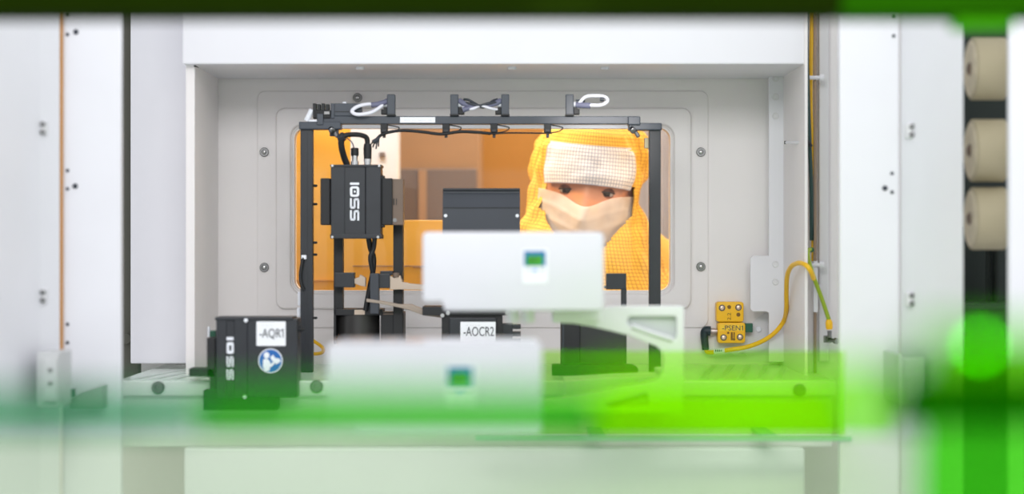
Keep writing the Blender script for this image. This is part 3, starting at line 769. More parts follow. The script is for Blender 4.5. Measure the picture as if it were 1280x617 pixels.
prism(bm, poly_px([(337.5, 446.5), (341.2, 443), (344, 447.2), (349, 447.6), (351, 451), (345.5, 455), (341.2, 451.8)], YA), [], YA - .0001, YA + .0002)   # open book
obj('sticker_sign', bm, WHITEINK, sk)
bm = bmesh.new(); pb(bm, 258.5, 269, 422, 471, YA + .006, YA + .04, .001); pb(bm, 236, 268, 460, 470, YA + .006, YA + .04, .001); obj('side_bracket', bm, BLACK2, aq)
bm = bmesh.new(); pb(bm, 254, 346, 487, 512, YA + .004, YA + .04, .001); pb(bm, 262, 270, 466, 490, YA + .006, YA + .04, .0005); obj('foot', bm, BLACK2, aq)
bm = bmesh.new(); lathe(bm, [(0, .004), (.006, .004), (.006, .0028), (.010, .0028), (.010, 0)], W(371, 411, YA + .02), (1, 0, 0), 12); obj('knob', bm, BLACK2, aq, True)
pg = thing('green_plug', W(265, 420, YA + .05), 'tiny green plug with white pin behind the AQR1 reader', 'plug')
bm = bmesh.new(); pb(bm, 262.5, 269.5, 413, 421, YA + .045, YA + .06, .0008); obj('body', bm, GRN, pg)
bm = bmesh.new(); pb(bm, 259.5, 262, 408, 421, YA + .048, YA + .055, .0008); obj('pin', bm, WHITEINK, pg)
c = thing('yellow_cable', W(390, 440, 2.98), 'yellow cable loop on the deck behind the left post of the portal frame', 'cable')
ptube('cable', [(340, 443, 2.95), (368, 441, 2.96), (392, 442, 2.98), (403, 440, 3.0), (403, 434, 3.02), (392, 426, 3.03), (378, 419, 3.04), (365, 415, 3.05)], .0026, YELC, c)

# ------------------------------------------------------------------ white display units (one built, one copied)
k1 = 2.34 / FPX
def display_unit():
    t = thing('display_unit', (0, 0, 0), 'x', 'display unit', 'white display units on the robot arms')
    w, h, d = 227 * k1, 99 * k1, .12
    bm = bmesh.new()
    out = [(-w / 2 + .022, 0)]
    # outline with notched lower left corner
    pts = rrect(-w / 2, w / 2, 0, h, .006, 5)
    pts = [p for p in pts if not (p[0] < -w / 2 + .0225 and p[1] < .0105)]
    i = max(range(len(pts)), key=lambda j: (pts[j][0] < -w / 2 + .001) * (1 - pts[j][1]))
    nt = [(-w / 2, .0105 + .003), (-w / 2 + .003, .0105), (-w / 2 + .0215, .0105), (-w / 2 + .0235, .008), (-w / 2 + .0245, .0015), (-w / 2 + .0265, 0)]
    pts = pts[:i + 1] + nt + pts[i + 1:]
    prism(bm, pts, [], 0, d, .004)
    sh = obj('shell', bm, SHELL, t, True)
    cx, cz = (669 - 641.5) * k1, (388 - 330) * k1
    bm = bmesh.new(); prism(bm, [(cx + a, cz + b) for a, b in rrect(-16 * k1, 16 * k1, -24 * k1, 19 * k1, .0015, 4)], [], -.0008, .001, .0004)
    bz = obj('bezel', bm, LABEL, t, True)
    dx, dz_ = (668.5 - 641.5) * k1, (388 - 322.5) * k1
    bm = bmesh.new(); box(bm, dx - 13.5 * k1, dx + 13.5 * k1, -.0012, 0, dz_ - 9.5 * k1, dz_ + 9.5 * k1); sb = obj('screen', bm, SCREENB, bz)
    bm = bmesh.new()
    def blob(px0, px1, py0, py1): box(bm, dx + px0 * k1, dx + px1 * k1, -.0014, -.0012, dz_ - py1 * k1, dz_ - py0 * k1)
    blob(-9.5, 9, -4, 8.5); blob(-10.5, -5, 0, 7); blob(8, 10, -2, 4)
    s1 = obj('screen_figures', bm, SCREENG, bz)
    bm = bmesh.new()
    for u in (-6, -2, 2): 
        box(bm, dx + u * k1, dx + (u + 2.6) * k1, -.0015, -.0014, dz_ - 5 * k1, dz_ - (3.4) * k1); box(bm, dx + u * k1, dx + (u + .9) * k1, -.0015, -.0014, dz_ - 4 * k1, dz_ + 1.5 * k1)
        box(bm, dx + u * k1, dx + (u + 2.6) * k1, -.0015, -.0014, dz_ + .8 * k1, dz_ + 2 * k1)
    obj('screen_digits', bm, emit('dark screen digits', (10, 70, 30), .3), bz)
    bm = bmesh.new()
    for u in (-11, 6.5): box(bm, dx + u * k1, dx + (u + 5.5) * k1, -.0011, 0, dz_ - 16 * k1, dz_ - 13 * k1, .0003)
    obj('key', bm, FAINT, bz)
    bm = bmesh.new(); box(bm, dx - 3 * k1, dx + 3 * k1, -.0011, 0, dz_ - 16.4 * k1, dz_ - 12.8 * k1, .0003)
    obj('blue_key', bm, mat('pale blue key', (120, 160, 225), .5), bz)
    return t, cx
du, _ = display_unit()
du.location = W(641.5, 388.5, 2.34); du['label'] = 'white display unit with a small green screen, upper of the two'
d2 = copy_tree(du)
Y2 = 2.34 * 227 / 269.0
d2.location = W(543, 546, Y2); d2['label'] = 'white display unit with a small green screen, lower and nearer one veiled in green'
tag(du, group='white display units'); tag(d2, group='white display units')
for px, lab in ((641, 0), (660, 1)):
    bm = bmesh.new(); c = W(px, 387, 2.42); lathe(bm, [(0, .0075), (.012, .0075), (.015, .0065), (.015, 0)], c, (0, 0, -1), 16)
    obj('foot', bm, ARMW, du, True)

# ------------------------------------------------------------------ yoke
YY = 2.50
yk = thing('robot_yoke', W(840, 500, YY), 'white cast yoke with a pocketed upper arm and a lower arm, holding the display units', 'robot arm')
bm = bmesh.new()
outer = [(690, 386), (740, 386), (756, 384), (762, 382), (853, 382), (855, 384), (854.5, 512), (850, 516), (600, 516), (600, 500), (690, 497), (735, 490), (780, 481), (806, 478), (822, 473), (828.5, 464), (829.5, 446), (827, 438), (820, 432), (806, 427), (786, 419), (762, 413), (740, 408), (716, 404), (690, 403)]
pk = [(790, 395), (843, 395), (845.5, 397), (846, 418), (844, 423), (838, 424), (812, 415), (786, 406), (784, 403), (785, 397)]
pk2 = [(757, 505), (806, 490), (810, 492), (811, 503), (808, 506), (764, 508)]
prism(bm, poly_px(outer, YY), [poly_px(pk, YY), poly_px(pk2, YY)], YY, YY + .022, .0022)
obj('casting', bm, ARMW, yk, True)
for q in ([(780, 393), (848, 393), (848, 426), (838, 426), (780, 410)], [(750, 508), (806, 488), (813, 490), (813, 508)]):
    bm = bmesh.new(); prism(bm, poly_px(q, YY), [], YY + .012, YY + .018); obj('pocket_web', bm, ARMP, yk)
bm = bmesh.new(); tube(bm, [W(790, 407, YY - .001), W(815, 416, YY - .001), W(840, 424, YY - .001)], .0035, 12); obj('pocket_rib', bm, SHELL, yk, True)
bm = bmesh.new(); pb(bm, 833, 851, 470, 512, YY + .021, 2.735, .002); obj('mounting_lug', bm, ARMW, yk)
bm = bmesh.new(); pb(bm, 596, 640, 497, 514, Y2 + .119, YY + .01, .002); obj('lower_arm_bar', bm, ARMW, yk)
bm = bmesh.new(); pb(bm, 690, 752, 388, 402, 2.44, YY + .004, .003); obj('upper_arm_pad', bm, ARMW, yk)
# white wedge inside the yoke opening (guide shoe on the deck)
gs = thing('guide_shoe', W(750, 492, 2.66), 'white tapered guide shoe with a knob visible inside the lower opening of the yoke', 'guide')
bm = bmesh.new(); prism(bm, poly_px([(706, 474), (770, 470), (822, 468), (822, 473), (795, 480), (760, 487), (706, 493)], 2.64), [], 2.62, 2.71, .002); obj('shoe', bm, ARMW, gs, True)
bm = bmesh.new(); lathe(bm, [(0, .007), (.006, .007), (.009, .005), (.009, 0)], W(803, 479, 2.62), (0, -1, 0), 16); obj('knob', bm, SHELL, gs, True)

# ------------------------------------------------------------------ right side: post plate, safety switch, cables
pp = thing('perforated_post', W(970, 440, 3.06), 'narrow white upright with round holes and a notched side plate, right of the window', 'post')
Yp = 3.06
bm = bmesh.new()
prism(bm, poly_px([(961, 86), (980, 86), (980, 452), (961, 452), (961, 391), (958, 389), (941, 389), (938, 386), (938, 322), (941, 319.5), (961, 319.5)], Yp), [], Yp, Yp + .004, .0008)
pb(bm, 975, 979, 87, 451, Yp + .002, YB - .002, .0005)
obj('upright', bm, WHITE, pp)
for py in (98, 121, 145, 330, 352):
    bm = bmesh.new(); lathe(bm, [(0, .0052), (.0014, .0046), (.0014, .0034), (.0006, .0028), (.0006, 0)], W(969.5, py, Yp), (0, -1, 0), 16); obj('hole_rim', bm, WHITE2, pp, True)
sw = thing('safety_switch', W(912, 428, YB), 'yellow two-part safety switch labelled PSEN1 on the back wall', 'safety switch')
bm = bmesh.new(); prism(bm, prect(895.5, 929.5, 377, 402, YB - .02, .004), [], YB - .022, YB - .001, .0018); u = obj('actuator', bm, YEL, sw, True)
bm = bmesh.new(); prism(bm, prect(897, 931.5, 402.8, 428.5, YB - .02, .004), [], YB - .022, YB - .001, .0018); l = obj('sensor_body', bm, YEL, sw, True)
for px, py, p in ((902.5, 384.5, u), (923, 384, u), (904.5, 421.5, l), (925, 421, l)):
    bm = bmesh.new(); lathe(bm, [(0, .0048), (.0010, .0048), (.0010, 0)], W(px, py, YB - .022), (0, -1, 0), 18); r = obj('screw_recess', bm, INK, p, True)
    bm = bmesh.new(); lathe(bm, [(.0005, .0034), (.0022, .0034), (.003, .002), (.003, 0)], W(px, py, YB - .022), (0, -1, 0), 14); obj('screw_head', bm, mat('copper tinted steel', (225, 200, 180), .3, .6), r, True)
ym = mat('dark amber ink', (120, 84, 10), .6)
bm = bmesh.new(); disc(bm, 911.5, 383.5, 2.4, 2.4, YB - .0222); disc(bm, 923, 393, 2.5, 2.5, YB - .0222); obj('mark', bm, ym, u)
ptext('marking', '2.2', 913.6, 922.6, 400, 4.5, YB - .0222, ym, u, rot=90)
pbox('name_strip', 900, 930, 405.5, 413.5, YB - .0226, YB - .0218, mat('pale yellow strip', (250, 206, 40), .45), l, .0002)
ptext('name_text', '-PSEN1', 902.5, 928.5, 412.6, 6.2, YB - .0229, INK, l)
bm = bmesh.new(); pb(bm, 913.5, 916, 415, 425, YB - .0225, YB - .0218, 0); pb(bm, 917, 918.5, 415, 422, YB - .0225, YB - .0218, 0); pb(bm, 909, 911.5, 414.5, 417, YB - .0225, YB - .0218, 0); disc(bm, 917.5, 423.8, 1.6, 1.6, YB - .0222); obj('mark', bm, ym, l)
bm = bmesh.new(); pb(bm, 931.5, 941, 403.8, 415, YB - .018, YB - .004, .0008); obj('green_insert', bm, GRN, sw)
bm = bmesh.new(); lathe(bm, [(0, .0036), (.004, .0036), (.004, .0046), (.010, .0046), (.010, .0036), (.0125, .0036), (.0125, 0)], W(897, 413.5, YB - .012), (-1, 0, 0), 16); obj('coupling', bm, mat('nickel coupling', (190, 176, 170), .3, .7), sw, True)
bm = bmesh.new()
tube(bm, [W(888, 413.5, YB - .012), W(882, 413.5, YB - .012), W(880.5, 420, YB - .012), W(882, 437, YB - .012)], lambda t: .0075 - .0022 * t, 14); obj('angled_plug', bm, TEALB, sw, True)
mp = thing('switch_plate', W(917, 440, YB), 'pale grey mounting plate with hanging clip below the yellow safety switch', 'plate')
bm = bmesh.new(); prism(bm, poly_px([(893, 420), (938, 404), (955, 391), (961, 391), (961, 452), (893, 452)], YB), [], YB - .001, YB, .0002); obj('plate', bm, WHITE2, mp)
bm = bmesh.new(); lathe(bm, [(0, .0042), (.002, .0042), (.003, .003), (.003, 0)], W(948, 411.5, YB - .001), (0, -1, 0), 14); obj('screw', bm, WHITEINK, mp, True)
ptube('clip', [(906, 443, YB - .004), (912, 440, YB - .008), (920, 444, YB - .009), (928, 440, YB - .008), (934, 444, YB - .004)], .0012, WHITE, mp)
c = thing('yellow_cable', W(950, 430, 3.07), 'long yellow cable curving from the safety switch up to the right corner', 'cable')
ptube('cable', [(882, 436, 3.088), (885, 440, 3.086), (895, 439.5, 3.078), (915, 436.5, 3.07), (935, 433, 3.064), (955, 425, 3.053), (970, 414, 3.045), (980, 400, 3.035), (983, 385, 3.0), (983, 365, 2.97), (984, 345, 2.93), (989, 333, 2.89), (998, 328.5, 2.85), (1007, 331, 2.82), (1013, 338, 2.815), (1017, 348, 2.83)], .0034, YELC, c)
bm = bmesh.new(); tube(bm, [W(893, 439.8, 3.077), W(906, 438, 3.071)], .0036, 10); obj('marker_sleeve', bm, WHITEINK, c, True)
bm = bmesh.new()
for q in range(5): pb(bm, 894 + q * 2.4, 895.2 + q * 2.4, 436.8, 439.2, 3.0685, 3.072, 0)
obj('marker_print', bm, INK, c)
c = thing('earth_wire', W(1030, 400, 2.88), 'green and yellow earth wire ending in a yellow lug on the right wall', 'wire')
ptube('wire', [(1014, 311, 2.875), (1010, 314, 2.865), (1011, 326, 2.862), (1018, 348, 2.862), (1028, 375, 2.868), (1036, 399, 2.872)], .0030, YG, c)
bm = bmesh.new(); lathe(bm, [(0, .0034), (.004, .005), (.011, .005), (.014, .004), (.014, 0)], W(1036, 399, 2.872), (.06, 0, -1), 14); obj('yellow_lug', bm, YEL, c, True)
bm = bmesh.new(); lathe(bm, [(0, .003), (.010, .003), (.010, 0)], W(1037, 413, 2.874), (0, 0, -1), 12); pb(bm, 1030, 1040, 419, 428, 2.880, 2.886, .001)
lathe(bm, [(0, .0048), (.004, .0048), (.004, .003), (.014, .003), (.014, .0045), (.018, .0045), (.018, 0)], W(1035, 424, 2.880), (.55, -.8, -.1), 6)
obj('stud', bm, DSTEEL, c)
bm = bmesh.new(); lathe(bm, [(0, .0036), (.004, .0036), (.004, 0)], W(1014, 312, 2.875), (0, -1, 0), 10); obj('wire_end', bm, GRN, c)
# rail, cables and thin bar in the corner
rl = thing('steel_rail', W(1019, 462, 2.9), 'thin vertical steel rail with white clamps in the right corner of the recess', 'rail')
bm = bmesh.new(); pb(bm, 1017.5, 1020.8, -20, 468, 2.885, 2.893, .0006); obj('rail', bm, mat('bronzed rail', (150, 130, 112), .35, .5), rl)
bm = bmesh.new(); pb(bm, 1017, 1022.5, 326, 390, 2.882, 2.888, .001); obj('rail_cover', bm, WHITE, rl)
for py in (97, 331):
    bm = bmesh.new(); lathe(bm, [(-.010, .0028), (.006, .0028), (.006, .0048), (.012, .0048), (.012, 0)], W(1019, py, 2.88), (1, 0, 0), 14); obj('clamp', bm, WHITE, rl, True)
bm = bmesh.new(); pb(bm, 1024, 1036, -20, 452, 2.905, 2.919, .002); obj('cover_strip', bm, WHITE2, rl)
c = thing('corner_cable', W(1012, 100, 2.88), 'yellow cable running straight up the right corner behind the header', 'cable')
ptube('cable', [(1015.5, -20, 2.905), (1014, 60, 2.903), (1013.5, 130, 2.902), (1015, 190, 2.90), (1016, 240, 2.90), (1016.5, 326, 2.90)], .0028, YELC, c)
c = thing('corner_cable', W(1009, 100, 2.87), 'dark green cable running up the right corner next to the header', 'cable')
ptube('cable', [(1008, -20, 2.86), (1008.5, 60, 2.86), (1010, 120, 2.87), (1012, 180, 2.875), (1014, 230, 2.88), (1014.5, 300, 2.89)], .003, mat('dark green cable', (30, 62, 58), .5), c)
tb = thing('cable_holder', W(995, 178, 2.9), 'thin horizontal white rod with black ends beside the perforated upright', 'rod')
bm = bmesh.new(); tube(bm, [W(983, 178, 2.95), W(1009, 178, 2.87)], .0022, 10); obj('rod', bm, WHITE, tb, True)
bm = bmesh.new(); tube(bm, [W(1006, 177, 2.87), W(1010, 177, 2.865), W(1014, 182.5, 2.86)], .0026, 8); tube(bm, [W(982, 176, 2.952), W(982, 180, 2.952)], .002, 8); obj('rod_end', bm, BLACK2, tb, True)
# slit in the recess corner at upper left
sl = thing('seal_strip', W(250, 86, 2.95), 'short black slanted seal at the upper left corner of the recess', 'seal')
bm = bmesh.new(); tube(bm, [W(243.5, 82, 2.87), W(262, 90.5, 3.05)], .0016, 8); obj('strip', bm, BLACK2, sl)

# ------------------------------------------------------------------ rollers on the right
kr = 2.55 / FPX
def roller():
    t = thing('guide_roller', (0, 0, 0), 'x', 'roller', 'beige rollers in the right niche')
    bm = bmesh.new(); R = 39 * kr
    lathe(bm, [(-21 * kr, R * .25), (-21 * kr, R * .93), (-19 * kr, R), (20 * kr, R), (22 * kr, R * .93), (22 * kr, R * .3)], (0, 0, 0), (1, 0, 0), 40); obj('tyre', bm, BEIGE, t, True)
    bm = bmesh.new(); lathe(bm, [(-22 * kr, 0), (-22 * kr, R * .86), (-20.9 * kr, R * .9)], (0, 0, 0), (1, 0, 0), 32)
    obj('face_disc', bm, BEIGE2, t, True)
    bm = bmesh.new(); lathe(bm, [(-25 * kr, 0), (-25 * kr, R * .12), (-23 * kr, R * .2), (-22 * kr, R * .22), (-22 * kr, 0)], (0, 0, 0), (1, 0, 0), 20); obj('hub', bm, BROWNG, t, True)
    bm = bmesh.new(); box(bm, 12 * kr, 18 * kr, 0, .12, -.004, .004, .001); box(bm, -8 * kr, 8 * kr, R * .9, .15, -.008, .008, .001); obj('axle_bracket', bm, DSTEEL, t)
    return t
rr = roller()
for i, (px, py, lab) in enumerate(((1234, 86, 'beige rubber roller, topmost of three in the dark niche'), (1234, 188, 'beige rubber roller, middle of three in the dark niche'), (1234, 273, 'beige rubber roller, lowest of three in the dark niche'))):
    t = rr if i == 0 else copy_tree(rr)
    t.location = W(px, py, 2.55); t['label'] = lab

# low brackets at the two sides
HGREY = mat('mid grey zinc plate', (196, 198, 198), .45)
hb = thing('hinge_bracket', W(58, 500, 2.45), 'pale grey hinge bracket low on the left corner post', 'bracket')
bm = bmesh.new(); pb(bm, 46, 74, 440, 508, 2.46, 2.53, .002); pb(bm, 53, 71, 446, 500, 2.452, 2.46, .002); obj('plate', bm, HGREY, hb)
for py in (462, 478):
    bm = bmesh.new(); lathe(bm, [(0, .0025), (.002, .0025), (.002, 0)], W(63, py, 2.452), (0, -1, 0), 10); obj('screw', bm, DSTEEL, hb)
hb = thing('hinge_bracket', W(1145, 500, 2.45), 'pale grey hinge bracket low on the corner post next to the rollers', 'bracket')
bm = bmesh.new(); pb(bm, 1123, 1128, 442, 505, 2.50, 2.60, .002); pb(bm, 1124, 1155, 446, 505, 2.515, 2.53, .002); obj('plate', bm, HGREY, hb)
sp = thing('slanted_plate', W(98, 520, 2.44), 'dark green slanted plate at the foot of the left door panel', 'plate')
bm = bmesh.new(); prism(bm, poly_px([(78, 501), (92, 493), (120, 484), (120, 512), (78, 512)], 2.53), [], 2.57, 2.60, .001); obj('plate', bm, mat('grey green plate', (150, 165, 155), .5), sp)
bm = bmesh.new(); prism(bm, poly_px([(76, 489), (90, 485), (90, 495), (76, 497)], 2.55), [], 2.55, 2.57, .001); obj('tab', bm, GRN, sp)

# ------------------------------------------------------------------ foreground
bt = thing('green_beam', (0, 1.55, 1.576), 'dark green beam crossing the very top of the view, out of focus', 'beam')
bm = bmesh.new(); a = W(-260, 18.5, 1.55); b = W(1052, -120, 1.55); box(bm, a.x, b.x, 1.55, 1.60, a.z, b.z, .003); obj('beam_section', bm, DKGREEN, bt)
bm = bmesh.new(); a = W(1052, 18.5, 1.55); b = W(1560, -120, 1.55); box(bm, a.x, b.x, 1.552, 1.60, a.z, b.z, .003); s = obj('beam_section', bm, MIDGREEN, bt); s['label'] = 'brighter green end of the beam'
bm = bmesh.new(); pb(bm, 1196, 1268, 12, 34, 1.56, 1.59, .003); obj('beam_glow', bm, mat('leaf green glow colour', (70, 165, 10), .9, spec=.05), bt)  # block added to paint the green glow below the beam

def sheet(name, label, px0, px1, topY, top, botY, bot, m, th=.004):
    """A sloping acrylic sheet whose near upper edge and far lower edge lie at the given heights."""
    A0, A1, B0, B1 = W(px0, top, topY), W(px1, top, topY), W(px0, bot, botY), W(px1, bot, botY)
    B0.x = A0.x * (botY / topY); B1.x = A1.x * (botY / topY)
    n = (B0 - A0).cross(A1 - A0).normalized()
    if n.z < 0: n = -n
    bm = bmesh.new()
    lo = [bm.verts.new(p) for p in (A0, A1, B1, B0)]; hi = [bm.verts.new(p + n * th) for p in (A0, A1, B1, B0)]
    for i in range(4): bm.faces.new((lo[i], lo[(i + 1) % 4], hi[(i + 1) % 4], hi[i]))
    bm.faces.new(lo); bm.faces.new(list(reversed(hi)))
    o = obj(name, bm, m)
    return tag(o, label, 'acrylic sheet')
TEAL = acrylic('teal green acrylic', (52, 132, 84), (170, 235, 200), .38)
MIDG = acrylic('mid green acrylic', (62, 170, 48), (190, 242, 175), .35)
LIME = acrylic('lime acrylic', (178, 245, 0), (206, 250, 96), .18)
FLIM = acrylic('thin lime acrylic', (110, 250, 0), (244, 255, 212), .13)
BRTG = acrylic('bright green acrylic', (110, 215, 0), (190, 245, 120), .24)
DEEP = acrylic('deep green acrylic', (20, 116, 0), (120, 225, 60), .82)
PLIM = acrylic('pale lime acrylic', (150, 240, 70), (215, 250, 180), .22)
SOFT = acrylic('soft green acrylic', (90, 225, 50), (180, 245, 145), .34)
PALE = acrylic('pale green acrylic', (210, 240, 190), (246, 252, 240), .06)
sheet('acrylic_sheet', 'sloping teal green acrylic sheet in the near foreground at the left edge', -260, 250, .80, 500, .95, 541, TEAL)
sheet('acrylic_sheet', 'sloping mid green acrylic sheet in the near foreground below the lower display unit', 250.5, 745, .80, 492, 1.15, 544, MIDG)
sheet('acrylic_sheet', 'sloping lime acrylic sheet in the near foreground below the yoke', 745.5, 1050, .74, 474, 1.7, 543, LIME)
sheet('acrylic_sheet', 'thin lime acrylic sheet leaning against the deck behind the lower display unit', 646, 1056, 2.2, 441, 2.60, 543, FLIM, .003)
sheet('acrylic_sheet', 'sloping pale lime acrylic sheet in the near foreground below the yellow cable', 1050.5, 1116, .74, 466, 1.4, 543, PLIM)
sheet('acrylic_sheet', 'sloping deep green acrylic sheet in the near foreground at the right edge', 1116.5, 1560, .72, 474, .92, 534, DEEP)
sheet('acrylic_sheet', 'bright green acrylic strip above the deep green one at the right edge', 1150, 1560, .66, 425, .72, 473.5, BRTG)
sheet('acrylic_sheet', 'soft light green acrylic sheet at the lower right corner of the view', 1150, 1560, .93, 541, 1.0, 680, SOFT)
ap = thing('acrylic_apron', (0, 1.72, 0), 'pale clear green acrylic apron along the bottom of the view', 'acrylic sheet')
o = sheet('apron_panel', None, -260, 1560, 1.12, 640, 1.74, 552, PALE, .003)
del o['category']; o.parent = ap; o.data.transform(Matrix.Translation(-Vector(ap.location)))
for sx in (-1, 1):
    bm = bmesh.new(); box(bm, sx * .605 - .012, sx * .605 + .012, 1.725, 1.749, 0, 1.2325, .002); obj('leg', bm, ARMW, ap)
ll = thing('signal_lamp', W(1225, 432, .80), 'small lit green signal lamp in the near foreground, blurred to a disc', 'lamp')
bm = bmesh.new(); c = W(1225, 432, .80); bmesh.ops.create_uvsphere(bm, u_segments=16, v_segments=10, radius=.0022, matrix=Matrix.Translation(c)); obj('lens', bm, LEDM, ll, True)

# ------------------------------------------------------------------ the person behind the window
HC = Vector(((738 - CX) * 3.25 / FPX, 3.325, CZ + (CY - 234) * 3.24 / FPX))      # head centre at eye level
HR = Matrix.Rotation(math.radians(5), 4, 'Y') @ Matrix.Rotation(math.radians(5), 4, 'X') @ Matrix.Rotation(math.radians(-4), 4, 'Z')
HM = Matrix.Translation(HC) @ HR                                                  # local -Y looks at the camera
P = thing('person', (HC.x, 3.62, 0), 'person in yellow-lit hooded cleanroom suit and white face mask looking in through the window', 'person')
g2 = lambda x, s: math.exp(-(x / s) ** 2)
def face_y(x, z):
    """Forward distance of the face surface at (x, z)."""
    q = 1 - (abs(x) / .076) ** 2.4 - (abs(z) / .118) ** 2.3
    y = .092 * (max(q, 0) ** .5)
    t = min(max((.012 - z) / .055, 0), 1)
    if z > -.05: y += .024 * t * g2(x, .009 + .006 * t) * (1 if z > -.044 else max(0, 1 - (-.044 - z) / .006))
    if z > .0: y += .004 * g2(x, .012) * g2(z - .012, .012)
    for s in (-1, 1):
        y -= .011 * g2(x - s * .0315, .017) * g2(z, .011)
        y += .004 * g2(x - s * .033, .022) * g2(z - .020, .008)
        y += .004 * g2(x - s * .040, .02) * g2(z + .042, .022)
    y += .005 * g2(x, .022) * g2(z + .070, .010) + .006 * g2(x, .02) * g2(z + .100, .014)
    return y
head = bmesh.new()
NU, NV = 110, 90
rows = []
for j in range(NV + 1):
    th = math.pi * j / NV; row = []
    for i in range(NU):
        ph = 2 * math.pi * i / NU
        x, z = .076 * math.sin(th) ** .85 * math.sin(ph), .118 * math.cos(th)
        f = math.cos(ph)
        if f > 0:
            y = -face_y(x, z)
            yb = -.092 * math.sin(th) ** .85 * f
            w = min(1, f * 3); y = y * w + yb * (1 - w)
        else: y = -.105 * math.sin(th) ** .8 * f
        row.append(head.verts.new(HM @ Vector((x, y, z))))
        if j in (0, NV): break
    rows.append(row)
for a, b in zip(rows, rows[1:]):
    for i in range(NU):
        i2 = (i + 1) % NU
        if len(a) == 1: head.faces.new((a[0], b[i], b[i2]))
        elif len(b) == 1: head.faces.new((a[i], a[i2], b[0]))
        else: head.faces.new((a[i], a[i2], b[i2], b[i]))
bmesh.ops.recalc_face_normals(head, faces=head.faces)

def skin_mesh(verts, edges, radii, root=0, sub=2):
    me = bpy.data.meshes.new('sk'); me.from_pydata([tuple(v) for v in verts], edges, [])
    o = bpy.data.objects.new('sk', me); COL.objects.link(o)
    o.modifiers.new('s', 'SKIN'); 
    for i, r in enumerate(radii): me.skin_vertices[0].data[i].radius = r if isinstance(r, tuple) else (r, r)
    me.skin_vertices[0].data[root].use_root = True
    m = o.modifiers.new('u', 'SUBSURF'); m.levels = sub; m.render_levels = sub
    dg = bpy.context.evaluated_depsgraph_get(); dg.update()
    out = bpy.data.meshes.new_from_object(o.evaluated_get(dg))
    bpy.data.objects.remove(o); bpy.data.meshes.remove(me)
    bm = bmesh.new(); bm.from_mesh(out); bpy.data.meshes.remove(out)
    return bm
bx = HC.x + .005
V = [(bx, 3.66, .96), (bx, 3.64, 1.08), (bx, 3.58, 1.22), (bx, 3.51, 1.33), (HC.x, 3.42, 1.42), (HC.x, 3.36, 1.46)]
E = [(0, 1), (1, 2), (2, 3), (3, 4), (4, 5)]
Rr = [(.155, .115), (.14, .105), (.155, .115), (.14, .10), (.06, .06), (.055, .055)]
hands = []
for s in (-1, 1):
    i = len(V)
    V += [(bx + s * .15, 3.52, 1.325), (bx + s * .205, 3.54, 1.28), (bx + s * .245, 3.57, 1.08), (bx + s * .235, 3.47, .87), (bx + s * .232, 3.44, .81)]
    E += [(3, i), (i, i + 1), (i + 1, i + 2), (i + 2, i + 3), (i + 3, i + 4)]
    Rr += [.072, .06, .043, .03, .032]
    hands.append((s, Vector(V[i + 4])))
    i = len(V)
    V += [(bx + s * .09, 3.66, .86), (bx + s * .10, 3.63, .50), (bx + s * .105, 3.68, .10), (bx + s * .11, 3.67, .045), (bx + s * .115, 3.54, .032)]
    E += [(0, i), (i, i + 1), (i + 1, i + 2), (i + 2, i + 3), (i + 3, i + 4)]
    Rr += [.092, .062, .042, .042, .032]
body = skin_mesh(V, E, Rr)
# fingers: five short chains on each palm
for s, w in hands:
    for q, (dx, dy, ln, an) in enumerate(((-.018, -.028, .05, 40), (.0, -.022, .075, 5), (.0, -.007, .083, 3), (.0, .008, .076, 3), (.0, .022, .060, 6))):
        p0 = w + Vector((0, dy * .6, -.02)); p1 = w + Vector((0, dy, -.055 if q else -.035))
        d = Vector((s * -.12, -.15 if q else -.7, -1)).normalized()
        p2 = p1 + d * ln * .5; p3 = p2 + (d + Vector((-s * .12, -.18, 0))).normalized() * ln * .5
        add(body, skin_mesh([p0, p1, p2, p3], [(0, 1), (1, 2), (2, 3)], [.012, .0095, .009, .0075], 0, 1))
add(body, head)
me = bpy.data.meshes.new('b'); bmesh.ops.recalc_face_normals(body, faces=body.faces); body.to_mesh(me); body.free()
tmp = bpy.data.objects.new('b', me); COL.objects.link(tmp)
rm = tmp.modifiers.new('r', 'REMESH'); rm.mode = 'VOXEL'; rm.voxel_size = .0038
dg = bpy.context.evaluated_depsgraph_get(); dg.update()
out = bpy.data.meshes.new_from_object(tmp.evaluated_get(dg)); bpy.data.objects.remove(tmp); bpy.data.meshes.remove(me)
bm = bmesh.new(); bm.from_mesh(out); bpy.data.meshes.remove(out)
bmesh.ops.smooth_vert(bm, verts=bm.verts, factor=.5, use_axis_x=True, use_axis_y=True, use_axis_z=True)
obj('body', bm, SKIN, P, True, 80)

